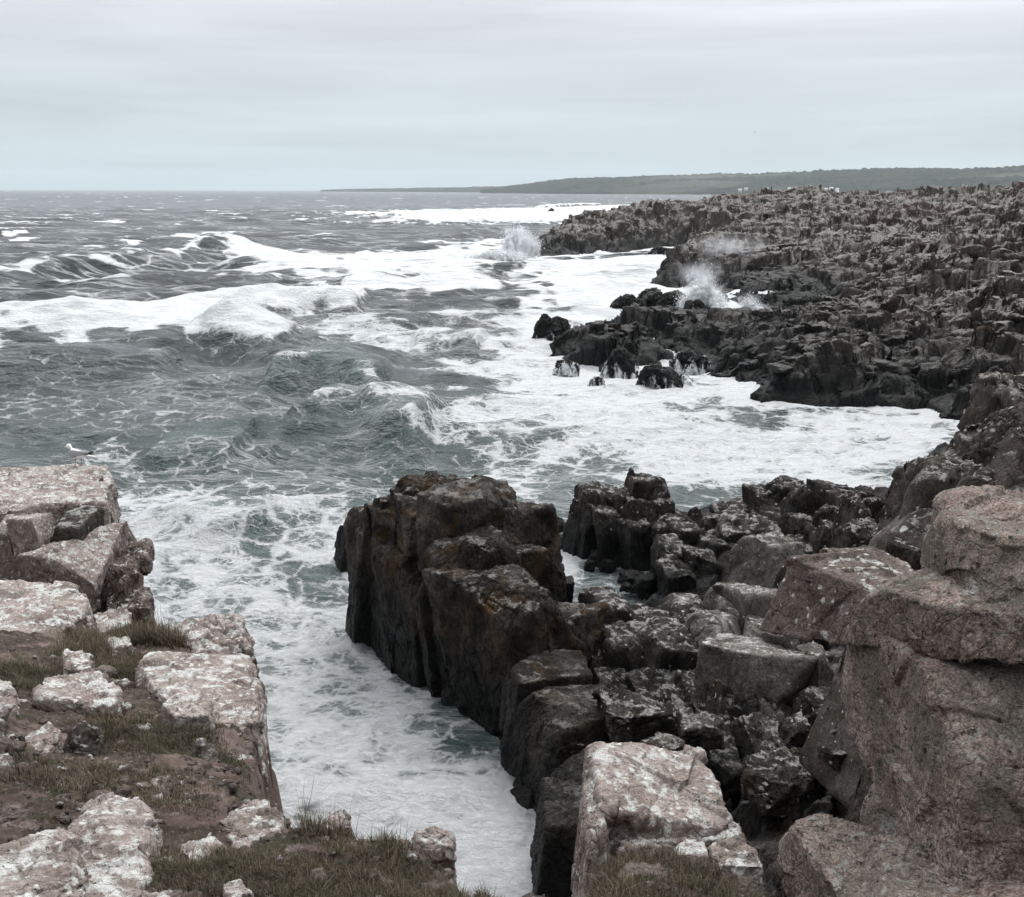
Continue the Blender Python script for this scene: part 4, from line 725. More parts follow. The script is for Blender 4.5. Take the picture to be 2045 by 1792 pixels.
near('pale_boulder', [pr([(-160, 1800, 12.05), (60, 1770, 12.0), (180, 1755, 11.95), (280, 1765, 11.92), (340, 1800, 11.95), (330, 1900, 12.1), (-160, 1900, 12.2)], .5, 733, rs=.5, crack=.4)], 'broad lichened rock along the bottom left edge', 'rock')
near('rock', [pr([(-140, 1360, 11.2), (-10, 1400, 11.2), (18, 1480, 11.3), (22, 1540, 11.4), (0, 1640, 11.6), (-140, 1600, 11.6)], .8, 734, rs=.5, crack=.6)], 'pink brown rock cut by the left edge beside the turf', 'rock', 'pinkwall')
near('stone', [pr([(365, 1690, 11.7), (420, 1660, 11.65), (445, 1690, 11.65), (400, 1735, 11.7)], .25, 735, rs=.25)], 'small pink stone in the turf below the speckled boulder', 'stone')
near('stone', [pr([(445, 1765, 11.85), (478, 1755, 11.85), (500, 1780, 11.85), (455, 1792, 11.85)], .15, 736, rs=.12)], 'small round stone in the turf at the bottom edge', 'stone')
near('stone', [pr([(-20, 1345, 11.0), (20, 1360, 11.0), (35, 1400, 11.0), (-20, 1420, 11.0)], .4, 737, rs=.3)], 'pink stone at the left edge above the pointed rock', 'stone')
# --- lichened block right of the channel
near('lichened_block', [pr([(1172, 1490, 11.15), (1185, 1468, 11.15), (1240, 1466, 11.13), (1330, 1482, 11.05), (1402, 1490, 11.0), (1440, 1560, 10.98), (1478, 1640, 10.95), (1440, 1648, 10.98), (1300, 1635, 11.05), (1205, 1625, 11.1)], 1.6, 740, rs=.8, crack=.3, rel=.6, n=100, p=30, grow=1.0),
     pr([(1168, 1500, 11.05), (1200, 1500, 11.1), (1215, 1640, 11.1), (1180, 1680, 11.05), (1160, 1640, 11.0)], 2.5, 741, grow=1.0, rs=.4, crack=.5, stretch=(1, 1, .3), rel=.8), pr([(1230, 1620, 10.95), (1460, 1640, 10.9), (1470, 1670, 10.9), (1250, 1690, 10.95)], .8, 742, rs=.4, crack=.6)], 'square pink block with white lichen patches and a crack across its top', 'boulder')
near('stone', [pr([(1345, 1690, 11.2), (1370, 1672, 11.2), (1405, 1680, 11.2), (1410, 1705, 11.2), (1360, 1715, 11.2)], .25, 743, rs=.2)], 'left of two pink stones at the foot of the square block', 'stone')
near('stone', [pr([(1420, 1690, 11.2), (1460, 1672, 11.2), (1505, 1690, 11.18), (1520, 1725, 11.18), (1440, 1725, 11.2)], .3, 744, rs=.25)], 'right of two pink stones at the foot of the square block', 'stone')
# --- big rock on the right: (lobes as ellipsoid-like blocks placed by photo)
def lobe(x0, x1, y0, y1, Y, th, seed, **k):
    a = atY(x0, y1, Y); b = atY(x1, y1, Y); zt = atY(x0, y0, Y + th * .6)[2]; kk = dict(p=22, chops=7, rel=.45, crack=.3, jit=.15, n=110, rs=.8, chop=(.2, .6), tilt=(0, 0)); kk.update(k)
    return block(((a[0] + b[0]) / 2, Y + th * .4, (zt + a[2]) / 2), (b[0] - a[0], th, zt - a[2]), .15, kk.pop('tilt'), seed, **kk)
near('big_granite_rock', [lobe(1812, 2420, 1225, 1730, 4.2, 1.6, 760), lobe(1862, 2400, 1105, 1330, 4.35, 1.0, 761, crack=.5), lobe(1912, 2400, 1035, 1230, 4.6, .9, 764, crack=.4), lobe(1985, 2500, 985, 1180, 4.8, 1.0, 762), lobe(1835, 2300, 1590, 1900, 4.25, 1.4, 763, crack=.5)],
     'huge rounded pink granite rock rising along the right edge, grey with lichen', 'boulder', 'big')
near('granite_boulder', [lobe(1640, 1880, 1650, 2000, 4.0, .9, 765, p=14), lobe(1750, 2060, 1690, 2050, 3.7, .9, 766), lobe(1940, 2500, 1710, 2080, 3.4, 1.0, 769)], 'pink granite boulder at the lower right under the huge rock', 'boulder', 'big')
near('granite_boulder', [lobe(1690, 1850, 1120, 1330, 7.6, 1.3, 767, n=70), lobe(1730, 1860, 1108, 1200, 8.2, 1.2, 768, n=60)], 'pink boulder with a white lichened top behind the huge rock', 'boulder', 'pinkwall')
# --- grey cliff behind it
cluster('grey_cliff', [(1815, 1925, 885, 17.0, 3.0, .3), (1880, 1990, 812, 17.4, 3.0, .4), (1930, 2080, 790, 17.0, 3.0, .2), (1980, 2200, 748, 17.4, 4.0, .2), (1900, 2000, 900, 16.0, 2.4, .6), (1970, 2120, 860, 15.4, 2.6, .3), (1810, 1870, 960, 16.2, 2.0, .2), (1930, 2100, 950, 14.4, 2.4, .4), (2040, 2400, 770, 16.5, 4, .1), (1850, 1960, 980, 15.2, 2, .1), (1905, 1950, 842, 16.4, 1.2, .7), (1960, 2010, 790, 16.6, 1.2, .5), (1840, 1885, 905, 16.2, 1.2, .8), (2010, 2050, 765, 16.4, 1.0, .9), (1820, 1850, 1010, 15, 1, .3), (1895, 1935, 930, 15, 1, .4)],
        M['grey'], 'tall grey brown cliff of leaning slabs at the right edge above the white water', 'cliff', 780, zb=3.0, lean=(.03, .14), crack=1.2, chops=10, rel=1.7, stretch=(1, 1, .8))
cluster('stone', [(1790, 1830, 1075, 14.0, .6, .2)], M['pinn'], 'small dark stone in the gap left of the grey cliff', 'stone', 795, zb=7.2, crack=.3)
# ------------------------------------------------------------------ far hills with woods and fields
def build_hills():
    # rows of the skyline, photo pixels and distance
    rid = [((640, 378.6, 9500), (700, 376.5, 9000), (800, 375, 8500), (900, 373, 8000), (1000, 371, 7500), (1060, 366, 7000)),
           ((960, 381, 6800), (1020, 371, 6600), (1100, 361, 6300), (1150, 357, 6000), (1250, 353, 5800), (1340, 350, 5600), (1480, 349, 5400), (1560, 346, 5200), (1640, 341, 5000), (1800, 338, 4800), (1900, 336, 4600), (2045, 334, 4400), (2500, 326, 4200))]
    m, nt, b, _ = newmat('wooded_hills'); L = nt.links; geo = N(nt, 'ShaderNodeNewGeometry'); P = geo.outputs['Position']
    base = ramp(nt, [(.38, (.014, .019, .017)), (.50, (.030, .035, .030)), (.62, (.055, .058, .045))], noise(nt, mapv(nt, P, (.006, .010, .03)), 1.0, 9, .8))
    fl = N(nt, 'ShaderNodeAttribute', attribute_name='field'); c = mixc(nt, fl.outputs['Fac'], base, ramp(nt, [(.4, (.08, .085, .068)), (.6, (.14, .13, .108))], noise(nt, mapv(nt, P, (.003, .003, .003)), 1, 2)))
    L.new(c, b.inputs['Base Color']); b.inputs['Roughness'].default_value = 1; b.inputs['Specular IOR Level'].default_value = 0
    for k, R_ in enumerate(rid):
        R_ = np.array(R_, float); xs = np.arange(R_[0, 0], R_[-1, 0], 1.4); D = np.interp(xs, R_[:, 0], R_[:, 2]); yt = np.interp(xs, R_[:, 0], R_[:, 1])
        top = atY(xs, yt, D); front = {0: .93, 1: .74}[k]; t = np.linspace(0, 1, 90)[:, None]
        s = np.where(t < .8, front + (1 - front) * (t / .8), 1 + (t - .8) * .8)
        X = top[:, 0] * s; Y = D * s; prof = np.where(t < .8, np.sin(np.clip(t / .8, 0, 1) * math.pi / 2) ** .8, np.cos((t - .8) / .2 * math.pi / 2))
        Pf = np.stack([X.ravel(), Y.ravel(), 0 * X.ravel()], -1).astype(f32)
        rel = fbm(Pf * f32(.0016), 4, .55, 60 + k).reshape(X.shape); z = 2 + np.maximum(top[:, 2] - 12, 3) * prof * (1 + .10 * rel * (t < .78)) + 0 * X
        fn = fbm(Pf * np.array([.0016, .0035, 1], f32), 3, .5, 70 + k).reshape(X.shape)
        field = np.clip((fn - .14) * 18, 0, 1) * .8 * (k == 1) * np.clip((X - 200) / 900, 0, 1)
        # woods: lumpy crowns where there is no field
        cr = 1 - np.clip(wor(Pf * np.array([.045, .030, 0], f32))[0], 0, 1); cr = cr.reshape(X.shape)
        z = z + (1 - field) * (cr * 13 + 9 * fbm(Pf * f32(.011), 3, .6, 80).reshape(X.shape)) * np.clip(prof * 3, .35, 1) * (.55 if k == 0 else 1)
        z[0] = -3
        V = np.stack([X, Y, z], -1).reshape(-1, 3)
        tag(mk('hills', V, grid_quads(*X.shape), m, loc=(0, 0, 0), attrs=dict(field=field)), 'far wooded hills along the bay', kind='structure')
build_hills()
def house(x, y, Y, wd, dp, h, seed, lb, chim=True):
    g = atY(x, y, Y); e = bpy.data.objects.new('farm_house', None); col.objects.link(e); e.location = g; e.rotation_euler = (0, 0, seed * .7 % .5 - .2)
    tag(e, lb, 'house', 'farm houses by the bay')
    def box(x0, x1, y0, y1, z0, z1):
        V = [(x0, y0, z0), (x1, y0, z0), (x1, y1, z0), (x0, y1, z0), (x0, y0, z1), (x1, y0, z1), (x1, y1, z1), (x0, y1, z1)]
        return np.array(V), np.array([(0, 1, 5, 4), (1, 2, 6, 5), (2, 3, 7, 6), (3, 0, 4, 7), (4, 5, 6, 7), (3, 2, 1, 0)])
    V, Q = box(-wd / 2, wd / 2, -dp / 2, dp / 2, -6, h); mk('wall', V, Q, MW, parent=e, smooth=False)
    r = h + dp * .42; o = .5
    V = np.array([(-wd / 2 - o, -dp / 2 - o, h), (wd / 2 + o, -dp / 2 - o, h), (wd / 2 + o, dp / 2 + o, h), (-wd / 2 - o, dp / 2 + o, h), (-wd / 2 - o, 0, r), (wd / 2 + o, 0, r)])
    mk('roof', V, np.array([(0, 1, 5, 4), (2, 3, 4, 5), (0, 4, 4, 3), (1, 2, 5, 5)])[:2], MRf, parent=e, smooth=False)
    for k in range(max(2, int(wd / 5))):
        xx = -wd / 2 + wd * (k + .5) / max(2, int(wd / 5)); V, Q = box(xx - .6, xx + .6, -dp / 2 - .08, -dp / 2 + .1, h * .35, h * .8); mk('window', V, Q, MWi, parent=e, smooth=False)
MW = simple('whitewash', (.6, .6, .58)); MRf = simple('pale_roof', (.42, .38, .36)); MWi = simple('window_glass', (.03, .03, .035), .2)
for i, (x, y, Y, wd, lb) in enumerate([(1478, 377.5, 3650, 16, 'leftmost small white house near the far beach'), (1490, 375, 3700, 14, 'small white house just right of the leftmost one by the far beach'), (1578, 375, 3500, 22, 'long white farmhouse, first of the middle cluster on the hill foot'),
        (1592, 374.5, 3450, 24, 'long white farmhouse in the centre of the middle cluster'), (1604, 377, 3480, 15, 'small white house at the right end of the middle cluster'), (1648, 376, 3400, 18, 'white house at the left of the right hand cluster'), (1660, 374.5, 3350, 16, 'tall white gabled house in the right hand cluster'),
        (1672, 376.5, 3400, 12, 'small white outbuilding right of the gabled house'), (1384, 369, 5100, 34, 'pale farm far up the wooded hill'), (1455, 352.5, 5200, 40, 'pale long farm near the skyline'), (1530, 374.8, 3600, 20, 'pinkish white house in the trees left of the middle cluster')]):
    house(x, y + 4.0, Y, wd * .7, 7, 4.0, i, lb)
# water tower on the skyline
def lathe(prof, n=16, c=(0, 0, 0)):
    a = np.linspace(0, 2 * math.pi, n, endpoint=False); V = np.array([(r * math.cos(t) + c[0], r * math.sin(t) + c[1], z + c[2]) for r, z in prof for t in a])
    Q = [(i * n + j, i * n + (j + 1) % n, (i + 1) * n + (j + 1) % n, (i + 1) * n + j) for i in range(len(prof) - 1) for j in range(n)]
    return V, np.array(Q)
g = atY(1637, 346, 5000); e = bpy.data.objects.new('water_tower', None); col.objects.link(e); e.location = g; tag(e, 'small dark tower on the far skyline', 'tower')
mt = simple('tower_concrete', (.10, .10, .10)); mk('shaft', *lathe([(3, -10), (2.6, 12), (.1, 12)]), mt, parent=e); mk('tank', *lathe([(.1, 10), (5, 11), (5.2, 17), (3, 19), (.1, 20)]), mt, parent=e)
# ------------------------------------------------------------------ haze
def haze():
    me = bpy.data.meshes.new('haze'); x0, x1, y0, y1, z0, z1 = -15600, 15600, -200, 15600, -4, 260
    me.from_pydata([(x, y, z) for x in (x0, x1) for y in (y0, y1) for z in (z0, z1)], [], [(0, 1, 3, 2), (4, 6, 7, 5), (0, 4, 5, 1), (2, 3, 7, 6), (0, 2, 6, 4), (1, 5, 7, 3)])
    m = bpy.data.materials.new('sea_haze'); m.use_nodes = True; nt = m.node_tree; nt.nodes.clear()
    v = N(nt, 'ShaderNodeVolumePrincipled', i_Density=.00005); v.inputs['Color'].default_value = (.86, .95, 1.0, 1); v.inputs['Anisotropy'].default_value = .2
    o = N(nt, 'ShaderNodeOutputMaterial'); nt.links.new(v.outputs[0], o.inputs['Volume']); me.materials.append(m)
    ob = bpy.data.objects.new('haze', me); col.objects.link(ob); tag(ob, 'thin sea haze that pales the far hills', 'haze', kind='stuff')
haze()
# ------------------------------------------------------------------ herring gull on the slab
def ellring(pts, n=20):
    """closed tube through rings (x, z, half width y, half height z), facing -X"""
    V = []; a = np.linspace(0, 2 * math.pi, n, endpoint=False)
    for x, z, ry, rz in pts: V += [(x, ry * math.cos(t), z + rz * math.sin(t)) for t in a]
    m = len(pts); Q = [(i * n + j, i * n + (j + 1) % n, (i + 1) * n + (j + 1) % n, (i + 1) * n + j) for i in range(m - 1) for j in range(n)]
    V += [(pts[0][0], 0, pts[0][1]), (pts[-1][0], 0, pts[-1][1])]
    Q += [(m * n, (j + 1) % n, j, m * n) for j in range(n)]; Q += [(m * n + 1, (m - 1) * n + j, (m - 1) * n + (j + 1) % n, m * n + 1) for j in range(n)]
    return V, Q
def tri_mesh(name, V, F, mat, parent):
    me = bpy.data.meshes.new(name); me.from_pydata([tuple(map(float, v)) for v in V], [], [tuple(dict.fromkeys(f)) for f in F]); me.materials.append(mat)
    for p_ in me.polygons: p_.use_smooth = True
    o = bpy.data.objects.new(name, me); col.objects.link(o); o.parent = parent; return o
def gull():
    a = atZ(157, 930.5, 9.34); slab = bpy.data.objects['cliff_block']; co = np.empty(len(slab.data.vertices) * 3, f32); slab.data.vertices.foreach_get('co', co)
    co = co.reshape(-1, 3) + np.array(slab.location, f32); dd = np.hypot(co[:, 0] - a[0], co[:, 1] - a[1]); a[2] = co[dd < .12, 2].max() - .004 if (dd < .12).any() else 9.34
    e = bpy.data.objects.new('gull', None); col.objects.link(e); e.location = a; e.rotation_euler = (0, 0, R(6)); e.scale = (1.0,) * 3
    tag(e, 'white gull with grey wings standing on the pink slab facing left', 'gull')
    k = .00056; P = lambda x, y: ((x - 930) * k, (1350 - y) * k)
    wh = simple('white_feathers', (.82, .82, .82), .8); gr = simple('grey_feathers', (.33, .34, .37), .75); bk = simple('black_feathers', (.012, .012, .014), .6)
    bl = simple('gull_bill', (.62, .50, .25), .5); lg = simple('gull_leg', (.20, .16, .15), .6); ey = simple('gull_eye', (.01, .01, .01), .2)
    S = [(598, 730, 8, 12), (620, 722, 30, 38), (650, 715, 52, 62), (700, 715, 62, 80), (745, 745, 64, 88), (765, 820, 74, 105), (770, 880, 92, 130), (790, 930, 118, 150), (850, 965, 140, 160), (930, 985, 142, 150), (1010, 995, 126, 128), (1090, 1005, 98, 95), (1170, 1020, 70, 58), (1260, 1035, 50, 34), (1340, 1045, 44, 20), (1430, 1050, 40, 12), (1465, 1050, 28, 6)]
    tri_mesh('body', *ellring([(*P(x, y), ry * k, rz * k) for x, y, ry, rz in S]), wh, e)
    tri_mesh('bill', *ellring([(*P(x, y), r * k * .7, r * k) for x, y, r in ((620, 728, 20), (590, 733, 17), (565, 740, 11), (555, 748, 3))], 10), bl, e)
    for s in (-1, 1):
        V, F_ = ellring([(0, 0, .003, .003), (.006, 0, .003, .003)], 8); V = [(x + P(648, 0)[0], y + s * 50 * k, z + P(0, 708)[1]) for x, y, z in V]; tri_mesh('eye', V, F_, ey, e)
        W = [(665, 930, 8, 30), (720, 930, 22, 95), (800, 935, 30, 125), (900, 935, 34, 120), (1000, 935, 34, 95), (1100, 930, 28, 66), (1200, 925, 20, 40), (1285, 925, 12, 24)]
        V, F_ = ellring([(*P(x, y), ry * k, rz * k) for x, y, ry, rz in W], 16); off = np.interp([v[0] for v in V], [P(665, 0)[0], P(850, 0)[0], P(1285, 0)[0]], [92 * k, 128 * k, 55 * k])
        w_ = tri_mesh('wing', [(v[0], v[1] + s * o_, v[2]) for v, o_ in zip(V, off)], F_, gr, e)
        T = [(1050, 1010, 10, 12), (1130, 990, 16, 16), (1210, 965, 14, 24), (1290, 945, 12, 36), (1340, 935, 10, 36), (1380, 930, 5, 14)]
        V, F_ = ellring([(*P(x, y), ry * k, rz * k) for x, y, ry, rz in T], 12); tri_mesh('wing_tip', [(v[0], v[1] + s * 66 * k, v[2]) for v in V], F_, bk, w_)
        lx = 862 if s < 0 else 1003
        V, F_ = lathe([(.0055, 0), (.0045, .05), (.0055, .09), (.016, .125)], 8); L_ = tri_mesh('leg', [(v[0] + P(lx, 0)[0], v[1] + s * .035, v[2] + .004) for v in V], F_.tolist(), lg, e)
        V = []; F_ = []
        for an in (-.5, 0, .5):
            c, s_ = math.cos(an), math.sin(an); b0 = len(V)
            V += [(0, -.005, 0), (0, .005, 0), (-.055 * c, -.055 * s_ + .003, 0), (-.055 * c, -.055 * s_ - .003, 0), (0, 0, .010), (-.05 * c, -.05 * s_, .004)]
            F_ += [(b0, b0 + 3, b0 + 5, b0 + 4), (b0 + 1, b0 + 4, b0 + 5, b0 + 2), (b0 + 2, b0 + 5, b0 + 3), (b0, b0 + 1, b0 + 2, b0 + 3)]
        tri_mesh('foot', [(v[0] + P(lx, 0)[0], v[1] + s * .035, v[2] + .002) for v in V], F_, lg, L_)
gull()
def flyer(x, y, Y, lb):
    e = bpy.data.objects.new('gull', None); col.objects.link(e); e.location = atY(x, y, Y); tag(e, lb, 'gull')
    m = simple('far_gull_feathers', (.25, .26, .27), .8)
    tri_mesh('body', *ellring([(-.28, 0, .01, .01), (-.2, .01, .05, .05), (0, 0, .08, .08), (.2, 0, .04, .03), (.32, 0, .05, .008)], 8), m, e)
    for s in (-1, 1):
        V = [(-.10, s * .05, .04), (.10, s * .05, .04), (.06, s * .35, .16), (-.12, s * .35, .17), (.12, s * .7, .06), (.04, s * .7, .07)]
        tri_mesh('wing', V + [(a, b, c - .012) for a, b, c in V], [(0, 1, 2, 3), (3, 2, 4, 5), (6, 9, 8, 7), (9, 11, 10, 8)], m, e)
flyer(1508, 264.5, 330, 'tiny gull flying in the grey sky above the hills')
# ------------------------------------------------------------------ bursts of spray
def spray(name, lb, c, wd, dp, ht, n, seed, lean=0., size=.07):
    """droplet cloud: thrown up in jets from a line at the foot"""
    rg = np.random.default_rng(seed); nj = 26; jx = rg.uniform(-1, 1, nj); jz = (1 - .55 * np.abs(jx) ** 1.5) * rg.uniform(.45, 1.0, nj); ja = jx * .45 + rg.normal(0, .12, nj)
    j = rg.integers(0, nj, n); t = rg.beta(1.1, 1.5, n); sp_ = .05 + .13 * t
    x = jx[j] * .75 + ja[j] * t * .8 + rg.normal(0, 1, n) * sp_ + lean * t; z = jz[j] * t + rg.normal(0, 1, n) * .045 * (1 + t); y = rg.normal(0, .35, n) * (1 - .3 * t)
    P = np.stack([x * wd / 2, y * dp / 2, np.maximum(z, -.02) * ht], -1) + np.array(c)
    keep = fbm((P / (ht * .16)).astype(f32), 3, .6, seed) > rg.uniform(-.55, .15, n) * (t + .2); P = P[keep]; t = t[keep]; n = len(P)
    r = size * rg.lognormal(0, .5, n) * (1.35 - .8 * t)
    T = np.array([(1, 1, 1), (1, -1, -1), (-1, 1, -1), (-1, -1, 1)], float) * .58
    ax = rg.normal(0, 1, (n, 3)); ax /= np.linalg.norm(ax, axis=1)[:, None]; Tn = T[None] * (1 + .3 * rg.normal(0, 1, (n, 4, 1))); Tn = Tn + 1.2 * ax[:, None] * (Tn * ax[:, None]).sum(-1, keepdims=True)
    V = (P[:, None] + Tn * r[:, None, None]).reshape(-1, 3); b0 = np.arange(n)[:, None] * 4
    Q = np.concatenate([b0 + np.array(f_) for f_ in ((0, 1, 2), (0, 3, 1), (0, 2, 3), (1, 3, 2))]); Q = np.c_[Q, Q[:, 2:3]]
    U, Qs = cubesphere(14); parts = []           # dense white heart of each jet
    for q in range(nj * 4):
        k_ = q % nj; tt = rg.uniform(0, .6) ; rr = ht * rg.uniform(.08, .16) * (1 - .6 * tt)
        cc = np.array([(jx[k_] * .75 + ja[k_] * tt * .8 + lean * tt) * wd / 2, rg.normal(0, .22) * dp / 2, jz[k_] * tt * ht]) + np.array(c); V_ = U * rr * np.array([.9, .9, 1.5])
        d_ = .45 * fbm((V_ + cc) / (rr * .55), 5, .68, seed); parts.append(((cc + V_ * (1 + d_[:, None])).astype(f32), Qs))
    Vs, Qc = join(parts); V = np.concatenate([V, Vs]); Q = np.concatenate([Q, Qc + len(V) - len(Vs)])
    me = bpy.data.meshes.new(name); me.vertices.add(len(V)); me.vertices.foreach_set('co', (V - np.array(c)).astype(f32).ravel()); nt_ = n * 4
    li = np.concatenate([Q[:nt_, :3].ravel(), Q[nt_:].ravel()]).astype(np.int32); tot = np.r_[np.full(nt_, 3), np.full(len(Q) - nt_, 4)].astype(np.int32)
    me.loops.add(len(li)); me.loops.foreach_set('vertex_index', li); me.polygons.add(len(Q)); me.polygons.foreach_set('loop_total', tot); me.polygons.foreach_set('loop_start', np.r_[0, np.cumsum(tot)[:-1]].astype(np.int32)); me.update(calc_edges=True)
    me.materials.append(MS); o = bpy.data.objects.new(name, me); col.objects.link(o); o.location = c; tag(o, lb, 'spray', kind='stuff')
MS, nt, b, out = newmat('spray_drops'); b.inputs['Base Color'].default_value = (.9, .92, .93, 1); b.inputs['Roughness'].default_value = 1; b.inputs['Specular IOR Level'].default_value = 0
tl = N(nt, 'ShaderNodeBsdfTranslucent'); tl.inputs[0].default_value = (.9, .92, .93, 1); ms = N(nt, 'ShaderNodeMixShader', i_0=.35); nt.links.new(b.outputs[0], ms.inputs[1]); nt.links.new(tl.outputs[0], ms.inputs[2]); nt.links.new(ms.outputs[0], out.inputs[0])
def at0(x, y, up_=0): p_ = atZ(x, y); return (p_[0], p_[1], up_)
spray('spray_burst', 'tall burst of spray at the tip of the far headland', at0(1035, 512), 7.5, 5, 7.8, 16000, 1, .15, .06)
spray('spray_burst', 'low skirt of spray left of the far headland burst', at0(990, 522), 12, 6, 3.0, 8000, 2, .1, .06)
spray('spray_burst', 'burst of spray climbing the dark rock in the middle cove', at0(1405, 636), 4.6, 4, 6.4, 22000, 3, -.1, .035)
spray('spray_burst', 'second burst of spray against the shelf right of the first', at0(1492, 642), 3.6, 3, 3.4, 9000, 4, 0, .032)
spray('spray_burst', 'low white water heaped between the two cove bursts', at0(1450, 642), 8.0, 4, 1.6, 6000, 5, 0, .04)
def mist(name, lb, c, s, dens, seed):
    me = bpy.data.meshes.new(name); U, Q = cubesphere(12); V = U * np.array(s) / 2; me.from_pydata([tuple(map(float, v)) for v in V], [], Q.tolist())
    m = bpy.data.materials.new('mist'); m.use_nodes = True; nt = m.node_tree; nt.nodes.clear()
    tcn = N(nt, 'ShaderNodeTexCoord'); sc = N(nt, 'ShaderNodeVectorMath', operation='DIVIDE'); nt.links.new(tcn.outputs['Object'], sc.inputs[0]); sc.inputs[1].default_value = tuple(x / 2 for x in s)
    ln = N(nt, 'ShaderNodeVectorMath', operation='LENGTH'); nt.links.new(sc.outputs[0], ln.inputs[0]); fall = math_(nt, 'SUBTRACT', 1.0, ln.outputs['Value'], clamp=True)
    nz_ = noise(nt, mapv(nt, tcn.outputs['Object'], (1, 1, .7)), 5.5 / max(s), 7, .68, 1.0)
    er = math_(nt, 'ADD', math_(nt, 'MULTIPLY', fall, 1.25), math_(nt, 'MULTIPLY', math_(nt, 'SUBTRACT', nz_, .60), 3.4), clamp=True)
    v = N(nt, 'ShaderNodeVolumePrincipled'); v.inputs['Color'].default_value = (.95, .97, 1, 1); v.inputs['Anisotropy'].default_value = .0
    nt.links.new(math_(nt, 'MULTIPLY', math_(nt, 'MULTIPLY', fall, er), dens), v.inputs['Density']); o = N(nt, 'ShaderNodeOutputMaterial'); nt.links.new(v.outputs[0], o.inputs['Volume']); me.materials.append(m)
    ob = bpy.data.objects.new(name, me); col.objects.link(ob); ob.location = c; tag(ob, lb, 'mist', kind='stuff')
mist('spray_mist', 'pale mist hanging over the middle cove rocks', atY(1455, 492, 178), (17, 9, 6.5), .28, 1)
mist('spray_mist', 'faint mist drifting up from the cove spray', atY(1395, 545, 143), (9, 6, 5), .5, 2)
for i_, (nm_, c_, s_) in enumerate([('white soft plume of the far headland burst', at0(1033, 512), (11, 8, 17)), ('low soft white water left of the far headland burst', at0(1000, 520), (15, 8, 7)), ('white soft plume climbing the rock in the middle cove', at0(1402, 630), (7, 6, 13.5)), ('soft plume right of the middle cove burst', at0(1492, 640), (5.5, 4, 7.5)), ('low white cloud between the two cove bursts', at0(1448, 640), (10, 5, 4.5))]):
    mist('spray_cloud', nm_, c_, s_, 22.0 if i_ == 0 else 12.0 if i_ != 1 else 2.5, 20 + i_)
